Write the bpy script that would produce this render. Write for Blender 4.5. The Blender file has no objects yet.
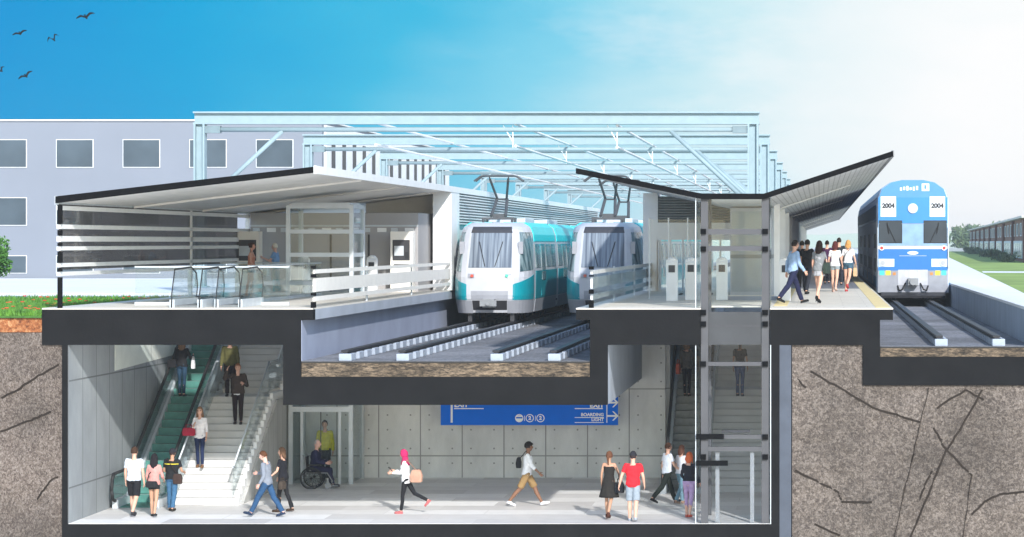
import bpy, bmesh, math, random
from mathutils import Vector, Matrix, noise
R = math.radians
random.seed(7)
SC = bpy.context.scene
COL = SC.collection
D = 65.0; EYE = 1.65          # camera stands 65 m in front of the cut, eyes 1.65 m above platform level
def S(y): return D/(D+y)
def PX(px, y): return (px-820)/(40*S(y))
def PZ(py, y): return EYE-(py-242)/(40*S(y))
def onfloor(px, py, z):       # the point of a horizontal floor seen at px,py
    s = (py-242)/((EYE-z)*40); return (px-820)/(40*s), D/s-D

# ------------------------------------------------------------------ materials
MATS = {}
def nodes(name):
    m = bpy.data.materials.new(name); m.use_nodes = True
    nt = m.node_tree
    return m, nt, nt.nodes['Principled BSDF']
def mat(name, c, rough=.6, metal=0, var=.12, scale=3, bump=0, bscale=30, spec=.5, coat=0):
    if name in MATS: return MATS[name]
    m, nt, b = nodes(name)
    N = nt.nodes; L = nt.links
    b.inputs['Roughness'].default_value = rough; b.inputs['Metallic'].default_value = metal
    b.inputs['Specular IOR Level'].default_value = spec
    b.inputs['Coat Weight'].default_value = coat
    tc = N.new('ShaderNodeTexCoord')
    if var:
        nz = N.new('ShaderNodeTexNoise'); nz.inputs['Scale'].default_value = scale; nz.inputs['Detail'].default_value = 6
        L.new(tc.outputs['Object'], nz.inputs['Vector'])
        rp = N.new('ShaderNodeValToRGB'); rp.color_ramp.elements[0].position = .3; rp.color_ramp.elements[1].position = .7
        rp.color_ramp.elements[0].color = (*[max(0, v*(1-var)) for v in c], 1)
        rp.color_ramp.elements[1].color = (*[min(1, v*(1+var)) for v in c], 1)
        L.new(nz.outputs['Fac'], rp.inputs['Fac']); L.new(rp.outputs['Color'], b.inputs['Base Color'])
    else: b.inputs['Base Color'].default_value = (*c, 1)
    if bump:
        n2 = N.new('ShaderNodeTexNoise'); n2.inputs['Scale'].default_value = bscale; n2.inputs['Detail'].default_value = 8
        L.new(tc.outputs['Object'], n2.inputs['Vector'])
        bp = N.new('ShaderNodeBump'); bp.inputs['Strength'].default_value = bump; bp.inputs['Distance'].default_value = .05
        L.new(n2.outputs['Fac'], bp.inputs['Height']); L.new(bp.outputs['Normal'], b.inputs['Normal'])
    MATS[name] = m
    return m
def glass(name, tint=(.85,.93,.94), refl=.25, body=0.0, bodycol=(.6,.7,.72)):
    if name in MATS: return MATS[name]
    m = bpy.data.materials.new(name); m.use_nodes = True
    nt = m.node_tree; N = nt.nodes; L = nt.links
    for n in list(N):
        if n.type != 'OUTPUT_MATERIAL': N.remove(n)
    out = N['Material Output']
    tr = N.new('ShaderNodeBsdfTransparent'); tr.inputs['Color'].default_value = (*tint, 1)
    gl = N.new('ShaderNodeBsdfGlossy'); gl.inputs['Roughness'].default_value = .03
    fr = N.new('ShaderNodeFresnel'); fr.inputs['IOR'].default_value = 1.45
    mul = N.new('ShaderNodeMath'); mul.operation = 'MULTIPLY_ADD'; mul.inputs[1].default_value = .35; mul.inputs[2].default_value = 0
    mx = N.new('ShaderNodeMixShader'); L.new(fr.outputs['Fac'], mul.inputs[0]); L.new(mul.outputs[0], mx.inputs['Fac'])
    if body:
        df = N.new('ShaderNodeBsdfDiffuse'); df.inputs['Color'].default_value = (*bodycol, 1)
        m2 = N.new('ShaderNodeMixShader'); m2.inputs['Fac'].default_value = body
        L.new(tr.outputs[0], m2.inputs[1]); L.new(df.outputs[0], m2.inputs[2]); L.new(m2.outputs[0], mx.inputs[1])
    else: L.new(tr.outputs[0], mx.inputs[1])
    L.new(gl.outputs[0], mx.inputs[2]); L.new(mx.outputs[0], out.inputs['Surface'])
    MATS[name] = m; return m
def emis(name, c, st):
    m, nt, b = nodes(name)
    b.inputs['Base Color'].default_value = (*c, 1); b.inputs['Emission Color'].default_value = (*c, 1); b.inputs['Emission Strength'].default_value = st
    return m
def M_math(nt, op, a, b=None, c=None):
    n = nt.nodes.new('ShaderNodeMath'); n.operation = op
    for i, v in enumerate((a, b, c)):
        if v is None: continue
        if isinstance(v, (int, float)): n.inputs[i].default_value = v
        else: nt.links.new(v, n.inputs[i])
    return n.outputs[0]
def panel_concrete(name, base, ax, pitch, off, hjoints, holes=True, jw=.03, dark=.35):
    """cast concrete with open joints at a pitch along ax, horizontal joints at given heights, and tie holes"""
    m, nt, b = nodes(name); N = nt.nodes; L = nt.links
    b.inputs['Roughness'].default_value = .75
    tc = N.new('ShaderNodeTexCoord'); sp = N.new('ShaderNodeSeparateXYZ'); L.new(tc.outputs['Object'], sp.inputs[0])
    u = sp.outputs[ax]; z = sp.outputs['Z']
    mod = M_math(nt, 'MODULO', M_math(nt, 'ADD', u, 1000*pitch-off), pitch)
    mask = M_math(nt, 'LESS_THAN', mod, jw)
    for h in hjoints:
        k = M_math(nt, 'LESS_THAN', M_math(nt, 'ABSOLUTE', M_math(nt, 'SUBTRACT', z, h)), jw*.5)
        mask = M_math(nt, 'MAXIMUM', mask, k)
    if holes:
        hz = M_math(nt, 'SUBTRACT', M_math(nt, 'MODULO', M_math(nt, 'ADD', z, 100.0-hjoints[0]), 1.0), .5)
        hx1 = M_math(nt, 'SUBTRACT', M_math(nt, 'ABSOLUTE', M_math(nt, 'SUBTRACT', mod, pitch/2)), pitch/2-.28)
        for dz in (-.28, .28):
            q = M_math(nt, 'ADD', M_math(nt, 'POWER', hx1, 2), M_math(nt, 'POWER', M_math(nt, 'ADD', hz, dz), 2))
            mask = M_math(nt, 'MAXIMUM', mask, M_math(nt, 'LESS_THAN', q, .0007))
    nz = N.new('ShaderNodeTexNoise'); nz.inputs['Scale'].default_value = 1.1; nz.inputs['Detail'].default_value = 9; nz.inputs['Roughness'].default_value = .65
    mp = N.new('ShaderNodeMapping'); mp.inputs['Scale'].default_value = (1, 1, .45); L.new(tc.outputs['Object'], mp.inputs[0]); L.new(mp.outputs[0], nz.inputs['Vector'])
    rp = N.new('ShaderNodeValToRGB'); rp.color_ramp.elements[0].position = .3; rp.color_ramp.elements[1].position = .72
    rp.color_ramp.elements[0].color = (*[v*.78 for v in base], 1); rp.color_ramp.elements[1].color = (*[v*1.1 for v in base], 1)
    L.new(nz.outputs['Fac'], rp.inputs[0])
    mx = N.new('ShaderNodeMix'); mx.data_type = 'RGBA'; L.new(mask, mx.inputs[0]); L.new(rp.outputs[0], mx.inputs[6])
    mx.inputs[7].default_value = (*[v*dark for v in base], 1); L.new(mx.outputs[2], b.inputs['Base Color'])
    return m
def speckle(name, cols, scale, rough=.9, bump=.6, stretch=(1,1,1), big=.4):
    """stone or gravel: voronoi grains of several colours over large soft stains"""
    m, nt, b = nodes(name); N = nt.nodes; L = nt.links
    b.inputs['Roughness'].default_value = rough
    tc = N.new('ShaderNodeTexCoord'); mp = N.new('ShaderNodeMapping'); mp.inputs['Scale'].default_value = stretch
    L.new(tc.outputs['Object'], mp.inputs[0])
    wn = N.new('ShaderNodeTexNoise'); wn.inputs['Scale'].default_value = scale*.5; wn.inputs['Detail'].default_value = 4; L.new(mp.outputs[0], wn.inputs['Vector'])
    ad = N.new('ShaderNodeMixRGB'); ad.blend_type = 'ADD'; ad.inputs[0].default_value = .05; L.new(mp.outputs[0], ad.inputs[1]); L.new(wn.outputs['Color'], ad.inputs[2])
    vo = N.new('ShaderNodeTexVoronoi'); vo.inputs['Scale'].default_value = scale; L.new(ad.outputs[0], vo.inputs['Vector'])
    sp = N.new('ShaderNodeSeparateColor'); L.new(vo.outputs['Color'], sp.inputs[0])
    nz = N.new('ShaderNodeTexNoise'); nz.inputs['Scale'].default_value = scale*1.6; nz.inputs['Detail'].default_value = 10; nz.inputs['Roughness'].default_value = .75
    L.new(mp.outputs[0], nz.inputs['Vector'])
    f = M_math(nt, 'ADD', M_math(nt, 'MULTIPLY', sp.outputs[0], .14), M_math(nt, 'MULTIPLY', nz.outputs['Fac'], .86))
    rp = N.new('ShaderNodeValToRGB'); rp.color_ramp.elements[0].position = .37; rp.color_ramp.elements[1].position = .63
    rp.color_ramp.elements[0].color = (*cols[0], 1); rp.color_ramp.elements[1].color = (*cols[2], 1)
    e = rp.color_ramp.elements.new(.5); e.color = (*cols[1], 1)
    L.new(f, rp.inputs[0])
    n3 = N.new('ShaderNodeTexNoise'); n3.inputs['Scale'].default_value = big; n3.inputs['Detail'].default_value = 5; L.new(tc.outputs['Object'], n3.inputs['Vector'])
    r3 = N.new('ShaderNodeValToRGB'); r3.color_ramp.elements[0].color = (.62,.6,.58,1); r3.color_ramp.elements[0].position = .35; r3.color_ramp.elements[1].color = (1.15,1.12,1.1,1); r3.color_ramp.elements[1].position = .65
    L.new(n3.outputs['Fac'], r3.inputs[0])
    ml = N.new('ShaderNodeMixRGB'); ml.blend_type = 'MULTIPLY'; ml.inputs[0].default_value = 1; L.new(rp.outputs[0], ml.inputs[1]); L.new(r3.outputs[0], ml.inputs[2])
    L.new(ml.outputs[0], b.inputs['Base Color'])
    bp = N.new('ShaderNodeBump'); bp.inputs['Strength'].default_value = bump; bp.inputs['Distance'].default_value = .06
    L.new(f, bp.inputs['Height']); L.new(bp.outputs[0], b.inputs['Normal'])
    return m
def tiles(name, c1, c2, mortar, bw, bh, ms=.006, rough=.5, rot=False):
    m, nt, b = nodes(name); N = nt.nodes; L = nt.links
    b.inputs['Roughness'].default_value = rough
    tc = N.new('ShaderNodeTexCoord'); mp = N.new('ShaderNodeMapping'); L.new(tc.outputs['Object'], mp.inputs[0])
    if rot: mp.inputs['Rotation'].default_value = (R(90), 0, 0)
    br = N.new('ShaderNodeTexBrick'); br.inputs['Scale'].default_value = 1; br.inputs['Brick Width'].default_value = bw; br.inputs['Row Height'].default_value = bh
    br.inputs['Mortar Size'].default_value = ms; br.inputs['Color1'].default_value = (*c1, 1); br.inputs['Color2'].default_value = (*c2, 1); br.inputs['Mortar'].default_value = (*mortar, 1)
    L.new(mp.outputs[0], br.inputs['Vector'])
    nz = N.new('ShaderNodeTexNoise'); nz.inputs['Scale'].default_value = 2.5; nz.inputs['Detail'].default_value = 8; L.new(tc.outputs['Object'], nz.inputs['Vector'])
    r3 = N.new('ShaderNodeValToRGB'); r3.color_ramp.elements[0].color = (.85,.85,.85,1); r3.color_ramp.elements[1].color = (1.08,1.08,1.08,1); L.new(nz.outputs['Fac'], r3.inputs[0])
    ml = N.new('ShaderNodeMixRGB'); ml.blend_type = 'MULTIPLY'; ml.inputs[0].default_value = 1; L.new(br.outputs['Color'], ml.inputs[1]); L.new(r3.outputs[0], ml.inputs[2])
    L.new(ml.outputs[0], b.inputs['Base Color'])
    return m

CUT = mat('cut_concrete', (.0115,.0115,.012), .95, var=.15, scale=1.5, bump=.1, bscale=12, spec=.04)
CUTB = mat('cut_black_steel', (.005,.005,.0055), .9, spec=.05)
CONC = mat('platform_concrete', (.34,.37,.42), .8, var=.12, scale=.8, bump=.1)
WHITE = mat('white_paint', (.78,.78,.77), .45, var=.04)
OFFW = mat('warm_white_slat', (.82,.78,.71), .5, var=.04)
SILV = mat('satin_steel', (.5,.54,.57), .4, .1, var=.08)
GREYM = mat('grey_steel', (.24,.25,.26), .45, .2, var=.1)
DARKM = mat('dark_steel', (.05,.05,.055), .45, .5)
RAILM = mat('rail_steel', (.02,.02,.024), .5, spec=.3)
BLOCK = mat('sleeper_concrete', (.32,.36,.42), .8, var=.12, scale=6)
CYAN = mat('pale_gantry_paint', (.27,.355,.385), .6, var=.05, spec=.2)
GLASS = glass('clear_glass', (.93,.96,.965))
GLASSD = glass('smoked_glass', (.42,.41,.41), .5, .35, (.2,.19,.19))
GLASSB = glass('blueish_glass', (.93,.96,.965), .6, .012, (.5,.6,.65))
WIN = mat('window_glass_dark', (.04,.05,.06), .3, var=.3, scale=.6, spec=.2)
BLACK = mat('black_rubber', (.015,.015,.016), .7)
ROOFU = mat('roof_soffit', (.8,.78,.75), .45, .05, var=.08, scale=.5)
AQUA = mat('aqua_paint', (.0,.25,.3), .3, var=.04, coat=.15)
AQUAL = mat('bright_aqua_paint', (.0,.6,.62), .4, var=.04, coat=.0, spec=.3)
LRW = mat('tram_white_paint', (.5,.51,.54), .35, var=.04, coat=.1)
LRG = mat('tram_grey_paint', (.3,.31,.34), .35, var=.06)
BLUE1 = mat('coach_light_blue', (.05,.22,.44), .4, var=.04, coat=.1)
BLUE2 = mat('coach_mid_blue', (.015,.2,.5), .4, var=.04, coat=.1)
BLUE3 = mat('coach_deep_blue', (.0,.14,.42), .4, var=.04, coat=.1)
COACHG = mat('coach_silver', (.58,.64,.74), .4, .0, var=.06)
YEL = mat('yellow_tactile', (.75,.6,.3), .7)

# ------------------------------------------------------------------ mesh helpers
class MB:
    def __init__(s): s.bm = bmesh.new()
    def box(s, x0, x1, y0, y1, z0, z1):
        v = [s.bm.verts.new((x, y, z)) for x in (min(x0,x1), max(x0,x1)) for y in (min(y0,y1), max(y0,y1)) for z in (min(z0,z1), max(z0,z1))]
        for f in ((0,1,3,2),(4,6,7,5),(0,4,5,1),(2,3,7,6),(0,2,6,4),(1,5,7,3)): s.bm.faces.new([v[i] for i in f])
        return s
    def prism(s, pts, y0, y1):              # polygon in xz, extruded along y
        a = [s.bm.verts.new((x, y0, z)) for x, z in pts]; b = [s.bm.verts.new((x, y1, z)) for x, z in pts]
        n = len(pts); s.bm.faces.new(a); s.bm.faces.new(b[::-1])
        for i in range(n): s.bm.faces.new((a[i], b[i], b[(i+1)%n], a[(i+1)%n]))
        return s
    def prismx(s, pts, x0, x1):             # polygon in yz, extruded along x
        a = [s.bm.verts.new((x0, y, z)) for y, z in pts]; b = [s.bm.verts.new((x1, y, z)) for y, z in pts]
        n = len(pts); s.bm.faces.new(a); s.bm.faces.new(b[::-1])
        for i in range(n): s.bm.faces.new((a[i], b[i], b[(i+1)%n], a[(i+1)%n]))
        return s
    def prismz(s, pts, z0, z1):
        a = [s.bm.verts.new((x, y, z0)) for x, y in pts]; b = [s.bm.verts.new((x, y, z1)) for x, y in pts]
        n = len(pts); s.bm.faces.new(a); s.bm.faces.new(b[::-1])
        for i in range(n): s.bm.faces.new((a[i], b[i], b[(i+1)%n], a[(i+1)%n]))
        return s
    def cone(s, p, q, r1, r2=None, n=12, cap=True):
        r2 = r1 if r2 is None else r2
        p, q = Vector(p), Vector(q); d = q-p
        if d.length < 1e-6: return s
        d.normalize(); a = d.orthogonal().normalized(); b = d.cross(a)
        A = [s.bm.verts.new(p+(a*math.cos(t)+b*math.sin(t))*r1) for t in [2*math.pi*i/n for i in range(n)]]
        B = [s.bm.verts.new(q+(a*math.cos(t)+b*math.sin(t))*r2) for t in [2*math.pi*i/n for i in range(n)]]
        for i in range(n): s.bm.faces.new((A[i], A[(i+1)%n], B[(i+1)%n], B[i]))
        if cap: s.bm.faces.new(A[::-1]); s.bm.faces.new(B)
        return s
    def path(s, pts, r, n=8):
        for a, b in zip(pts, pts[1:]): s.cone(a, b, r, r, n)
        for p in pts[1:-1]: s.ball(p, (r,r,r), 6, 4)
        return s
    def bar(s, p, q, w, h):                 # square bar between two points
        p, q = Vector(p), Vector(q); d = (q-p).normalized()
        up = Vector((0,0,1)) if abs(d.z) < .95 else Vector((0,1,0))
        a = d.cross(up).normalized()*w/2; b = a.cross(d).normalized()*h/2
        v = [s.bm.verts.new(o+i+j) for o in (p, q) for i, j in ((-a,-b),(a,-b),(a,b),(-a,b))]
        s.bm.faces.new(v[3::-1]); s.bm.faces.new(v[4:])
        for i in range(4): s.bm.faces.new((v[i], v[(i+1)%4], v[4+(i+1)%4], v[4+i]))
        return s
    def ball(s, c, r, n=16, m=10, M=None):
        c = Vector(c); r = (r,r,r) if isinstance(r, (int,float)) else r
        M = M or Matrix.Identity(3)
        rings = []
        top = s.bm.verts.new(c+M@Vector((0,0,r[2]))); bot = s.bm.verts.new(c+M@Vector((0,0,-r[2])))
        for j in range(1, m):
            ph = math.pi*j/m
            rings.append([s.bm.verts.new(c+M@Vector((r[0]*math.sin(ph)*math.cos(t), r[1]*math.sin(ph)*math.sin(t), r[2]*math.cos(ph)))) for t in [2*math.pi*i/n for i in range(n)]])
        for i in range(n):
            s.bm.faces.new((top, rings[0][i], rings[0][(i+1)%n])); s.bm.faces.new((bot, rings[-1][(i+1)%n], rings[-1][i]))
            for a, b in zip(rings, rings[1:]): s.bm.faces.new((a[i], b[i], b[(i+1)%n], a[(i+1)%n]))
        return s
    def loft(s, rings):                     # rings: lists of points, closed, capped
        R_ = [[s.bm.verts.new(p) for p in r] for r in rings]; n = len(R_[0])
        for a, b in zip(R_, R_[1:]):
            for i in range(n): s.bm.faces.new((a[i], a[(i+1)%n], b[(i+1)%n], b[i]))
        s.bm.faces.new(R_[0][::-1]); s.bm.faces.new(R_[-1]); return s
    def build(s, name, m, parent=None, smooth=False, bevel=0, loc=None):
        bmesh.ops.recalc_face_normals(s.bm, faces=s.bm.faces)
        if bevel: bmesh.ops.bevel(s.bm, geom=s.bm.edges[:], offset=bevel, segments=2, affect='EDGES', profile=.6)
        me = bpy.data.meshes.new(name); s.bm.to_mesh(me); s.bm.free()
        if smooth:
            for p in me.polygons: p.use_smooth = True
        o = bpy.data.objects.new(name, me); COL.objects.link(o); me.materials.append(m)
        if parent: o.parent = parent
        if loc: o.location = loc
        return o
def box(x0, x1, y0, y1, z0, z1, name, m, parent=None, bevel=0): return MB().box(x0,x1,y0,y1,z0,z1).build(name, m, parent, bevel=bevel)
def tag(o, label, cat, group=None):
    o['label'] = label; o['category'] = cat
    if group: o['group'] = group
    return o
def kind(o, k, label=None):
    o['kind'] = k
    if label: o['label'] = label
    return o
def thing(name, loc, label, cat, group=None, rz=0):
    o = bpy.data.objects.new(name, None); COL.objects.link(o); o.location = loc; o.rotation_euler.z = rz; o.empty_display_size = .3
    return tag(o, label, cat, group)
KIDS = {}
def kids(o): return [c for c in bpy.data.objects if c.parent == o]
def copy_tree(o, parent=None):
    c = o.copy(); COL.objects.link(c); c.parent = parent
    for ch in kids(o): copy_tree(ch, c)
    return c
def text(s, size, name, m, parent, loc, rot=(R(90),0,0), bold=.0, align='CENTER', ext=.004):
    cu = bpy.data.curves.new(name, 'FONT'); cu.body = s; cu.size = size; cu.align_x = align; cu.align_y = 'CENTER'; cu.extrude = ext; cu.offset = bold
    t = bpy.data.objects.new(name, cu); COL.objects.link(t)
    me = bpy.data.meshes.new_from_object(t.evaluated_get(bpy.context.evaluated_depsgraph_get()))
    bpy.data.objects.remove(t)
    o = bpy.data.objects.new(name, me); COL.objects.link(o); me.materials.clear(); me.materials.append(m)
    o.location = loc; o.rotation_euler = rot; o.parent = parent
    return o
def circle_disc(c, r, th, n=20, sx=1):
    b = MB(); x, y, z = c
    pts = [(x+r*sx*math.cos(2*math.pi*i/n), z+r*math.sin(2*math.pi*i/n)) for i in range(n)]
    return b.prism(pts, y, y-th)

exec_parts = []
# ------------------------------------------------------------------ ground, soil and rock
ZL = -5.4                                    # lower concourse floor
ZT = -1.35; ZR = -.98                        # ballast tops of the two troughs
GROUND = mat('far_ground', (.5,.5,.44), .9, var=.15, scale=.05)
g = MB()
def quad(b, x0, x1, y0, y1, z): b.bm.faces.new([b.bm.verts.new(p) for p in ((x0,y0,z),(x1,y0,z),(x1,y1,z),(x0,y1,z))])
quad(g, -1500, -19.45, 0, 900, -.25); quad(g, 5.6, 1500, 0, 900, -.9); quad(g, -1500, 1500, 900, 1290, -.92)
kind(g.build('ground', GROUND), 'structure')
SOILTOP = speckle('red_brown_topsoil', [(.1,.03,.01),(.3,.1,.03),(.42,.22,.1)], 9, bump=.8)
ROCKM = speckle('grey_brown_rock', [(.055,.043,.036),(.13,.107,.09),(.25,.215,.185)], 15, bump=1.0, big=.35)
ROCKL = speckle('pale_rubble_rock', [(.05,.035,.03),(.15,.12,.1),(.29,.25,.22)], 18, bump=1.0, big=.6, stretch=(1.5,1,1))
CRACK = mat('rock_crack', (.03,.024,.02), .95, spec=.02)
def rock_face(name, x0, x1, z0, z1, m, seed, holes=None):
    """front face of the cut ground with its own relief, and a body behind it"""
    b = MB(); st = .12
    nx = max(2, int((x1-x0)/st)); nz = max(2, int((z1-z0)/st)); V = {}
    for i in range(nx+1):
        for k in range(nz+1):
            x = x0+(x1-x0)*i/nx; z = z0+(z1-z0)*k/nz
            e = min(i, nx-i, k, nz-k)
            d = (.16*noise.noise(Vector((x*.9+seed, z*.9, 1)))+.07*noise.noise(Vector((x*4, z*4, seed))))*min(1, e/2)
            V[i, k] = b.bm.verts.new((x, .12+d-.03, z))
    for i in range(nx):
        for k in range(nz): b.bm.faces.new((V[i,k], V[i+1,k], V[i+1,k+1], V[i,k+1]))
    o = b.build(name, m, smooth=True); return o
def rock_block(name, x0, x1, z0, z1, m, seed):
    o = rock_face(name, x0, x1, z0, z1, m, seed)
    bm = bmesh.new(); bm.from_mesh(o.data)
    v = [bm.verts.new(p) for p in ((x0,.09,z0),(x1,.09,z0),(x1,.09,z1),(x0,.09,z1),(x0,30,z0),(x1,30,z0),(x1,30,z1),(x0,30,z1))]
    for f in ((0,1,5,4),(1,2,6,5),(2,3,7,6),(3,0,4,7),(4,5,6,7)): bm.faces.new([v[i] for i in f])
    bmesh.ops.recalc_face_normals(bm, faces=bm.faces); bm.to_mesh(o.data); bm.free(); return o
rl = rock_block('rock', -24, -18.97, -9, -.62, ROCKL, 3.0); kind(rl, 'structure')
so = rock_block('soil', -24, -19.46, -.61, -.26, SOILTOP, 8.0); kind(so, 'structure')
rr = rock_block('rock', -.7, 1.07, -9, -.93, ROCKM, 5.0); kind(rr, 'structure')
rr2 = rock_block('rock', 1.075, 9, -9, -1.94, ROCKM, 5.0); kind(rr2, 'structure')
rb = rock_block('rock', -18.96, -.71, -9, -6.05, ROCKM, 1.0); kind(rb, 'structure')
# cracks: dark fissures running over the rock face
def crack(pts, w, parent):
    b = MB(); P = []
    for (x0,y0),(x1,y1) in zip(pts, pts[1:]):
        for k in range(6):
            t = k/6; P.append((x0+(x1-x0)*t+random.uniform(-.6,.6), y0+(y1-y0)*t+random.uniform(-.6,.6)))
    P.append(pts[-1])
    for (x0,y0),(x1,y1) in zip(P, P[1:]):
        def rp_(px, py):
            x, z = (px-820)/40, EYE-(py-242)/40; sd = 3.0 if parent is rl else 5.0
            return Vector((x, .08+.16*noise.noise(Vector((x*.9+sd, z*.9, 1)))+.05*noise.noise(Vector((x*4, z*4, sd))), z))
        b.bar(rp_(x0,y0), rp_(x1,y1), w*random.uniform(.15,.42), .05)
    return b.build('crack', CRACK, parent)
for pts, w, p in (([(929,388),(918,435),(905,490),(893,545)], .05, rr2), ([(984,388),(960,430),(946,452),(932,485),(908,545)], .06, rr2),
                  ([(811,372),(840,388),(873,408)], .045, rr), ([(873,408),(920,422)], .04, rr2), ([(934,428),(944,447),(972,476),(962,545)], .045, rr2), ([(1024,492),(1000,494),(985,502),(972,515)], .05, rr2),
                  ([(937,408),(966,390),(984,400)], .035, rr2), ([(795,470),(838,492),(842,502),(872,502)], .035, rr), ([(794,377),(806,388)], .04, rr),
                  ([(920,500),(925,485),(932,471)], .05, rr2), ([(815,525),(840,536)], .03, rr),
                  ([(0,398),(20,388),(38,376),(60,364)], .06, rl), ([(0,432),(30,420),(50,412)], .05, rl), ([(36,500),(50,480),(61,476)], .03, rl)):
    crack(pts, w, p)
membrane = box(-1.015, -.72, .01, 28, -9, -.93, 'drainage_layer', mat('grey_blue_drainage', (.055,.065,.085), .8, var=.15, scale=2)); kind(membrane, 'structure')
# pavements, lawn, paths
PAVE = mat('pale_pavement', (.8,.8,.8), .8, var=.05, scale=.3)
ROADM = mat('blue_grey_road', (.33,.4,.52), .85, var=.1, scale=.5)
kind(box(-90, -19.5, 26, 69.9, -.24, -.236, 'pavement', PAVE), 'structure')
kind(box(-90, -19.5, 18.5, 25.9, -.24, -.235, 'road', ROADM), 'structure')
kind(box(-90, -19.5, 25.9, 26.2, -.24, -.12, 'kerb', mat('kerb_stone', (.5,.5,.5), .8)), 'structure')
LAWNM = mat('lawn_green', (.24,.34,.07), .9, var=.35, scale=.15, bump=.4, bscale=3)
lw = MB(); lw.prismz([(6.95,15),(40,15),(120,350),(120,640),(27,640),(17.6,300),(8.7,60)], -.89, -.885)
kind(lw.build('lawn', LAWNM), 'structure')
pth = MB(); pth.prismz([(5.905,0),(6.3,0),(6.9,15),(8.6,60),(17.5,300),(25,590),(5.905,590)], -.95, -.228)
kind(pth.build('path', PAVE), 'structure')
pt2 = MB(); pt2.prismz([(13.5,150),(60,128),(60,136),(14,160)], -.88, -.876)
kind(pt2.build('path', PAVE), 'structure')

# grass strip with flowers on the cut edge
GR = bpy.data.materials.new('grass_blade'); GR.use_nodes = True
nt = GR.node_tree; bb = nt.nodes['Principled BSDF']; oi = nt.nodes.new('ShaderNodeTexCoord'); nn = nt.nodes.new('ShaderNodeTexNoise'); nn.inputs['Scale'].default_value = 4
nt.links.new(oi.outputs['Object'], nn.inputs['Vector']); rp = nt.nodes.new('ShaderNodeValToRGB'); rp.color_ramp.elements[0].color = (.02,.09,.008,1); rp.color_ramp.elements[1].color = (.13,.32,.03,1); rp.color_ramp.elements[0].position = .35; rp.color_ramp.elements[1].position = .65
nt.links.new(nn.outputs['Fac'], rp.inputs[0]); nt.links.new(rp.outputs[0], bb.inputs['Base Color']); bb.inputs['Roughness'].default_value = .6
kind(box(-60, -19.47, .02, 18.5, -.25, -.2, 'turf', mat('turf_soil_green', (.04,.11,.015), .9, var=.3, scale=6)), 'structure')
gb = MB(); fl = MB()
for _ in range(26000):
    y = 18.4*random.random()**1.5; x = random.uniform(-21.2-.32*y, -19.5)
    h = random.uniform(.06, .2)*(1+.3*noise.noise(Vector((x*2, y*2, 0)))); a = random.uniform(0, 6.28); w = .012+.001*y
    dx, dy = math.cos(a)*w, math.sin(a)*w; lx, ly = random.uniform(-.07,.07), random.uniform(-.07,.07)
    gb.bm.faces.new([gb.bm.verts.new(p) for p in ((x-dx,y-dy+.03,-.2),(x+dx,y+dy+.03,-.2),(x+lx,y+ly+.03,-.2+h))])
for _ in range(60):
    y = 17*random.random()**1.2+.2; x = random.uniform(-21-.32*y, -19.6); z = -.2+random.uniform(.1,.2)
    for k in range(5):
        a = k*1.256; fl.ball((x+.03*math.cos(a), y+.03*math.sin(a), z), (.028,.028,.016), 6, 4)
o = gb.build('grass', GR); kind(o, 'stuff', 'green grass on top of the cut soil')
o = fl.build('flowers', mat('red_flower', (.7,.06,.02), .6)); kind(o, 'stuff', 'small red flowers in the green grass')

# ------------------------------------------------------------------ the cut concrete station body
hall = thing('underground_station', (-10, 0, ZL), 'dark cut concrete station body with a bright underground concourse', 'station')
def hp(mb, name, m, **k):
    mb.bm.verts.ensure_lookup_table()
    for v in mb.bm.verts: v.co -= Vector((-10, 0, ZL))
    return mb.build(name, m, hall, **k)
def sec(pts): return [((x-820)/40, EYE-(y-242)/40) for x, y in pts]
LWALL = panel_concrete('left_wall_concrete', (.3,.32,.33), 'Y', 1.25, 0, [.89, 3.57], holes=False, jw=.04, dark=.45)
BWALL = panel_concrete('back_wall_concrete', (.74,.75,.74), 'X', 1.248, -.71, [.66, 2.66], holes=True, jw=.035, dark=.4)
FLOORT = tiles('concourse_paving', (.62,.59,.56), (.92,.9,.87), (.6,.57,.54), 2.6, 1.1, .008, .45)
# left slab with the stair opening: X -18.8..-15.55, y 5.5..14
hp(MB().prism(sec([(42,309.5),(313,309.5),(313,320),(301,320),(301,345),(42,345)]), 0, .3), 'cut_ceiling_slab', CUT)
hp(MB().prism(sec([(42,309.5),(313,309.5),(313,320),(301,320),(301,345),(42,345)]), .3, 4.5).prism(sec([(42,309.5),(62,309.5),(62,345),(42,345)]), 4.5, 16)
   .prism(sec([(192,309.5),(313,309.5),(313,320),(301,320),(301,345),(192,345)]), 4.5, 16).prism(sec([(42,309.5),(313,309.5),(313,320),(301,320),(301,345),(42,345)]), 16, 90), 'concourse_ceiling_slab', CONC)
hp(MB().prism(sec([(283,345),(301,345),(301,377),(590,377),(590,320),(576,320),(576,309.5),(701,309.5),(701,345),(607,345),(607,405),(283,405)]), 0, .3), 'cut_track_trough', CUT)
hp(MB().prism(sec([(283,345),(301,345),(301,377),(590,377),(590,320),(576,320),(576,309.5),(701,309.5),(701,345),(607,345),(607,405),(283,405)]), .3, 16.0), 'track_trough', CONC)
hp(MB().prism(sec([(283,345),(301,345),(301,377),(590,377),(590,320),(576,320),(576,309.5),(770,309.5),(770,345),(607,345),(607,405),(283,405)]), 16.0, 600), 'track_trough', CONC)
hp(MB().prism(sec([(770,309.5),(893,309.5),(893,320),(880,320),(880,357),(1150,357),(1150,385),(863,385),(863,345),(770,345)]), 0, .3), 'cut_platform_slab', CUT)
hp(MB().prism(sec([(770,309.5),(893,309.5),(893,320),(880,320),(880,357),(1150,357),(1150,385),(863,385),(863,345),(770,345)]), .3, 600), 'platform_slab', CONC)
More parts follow.
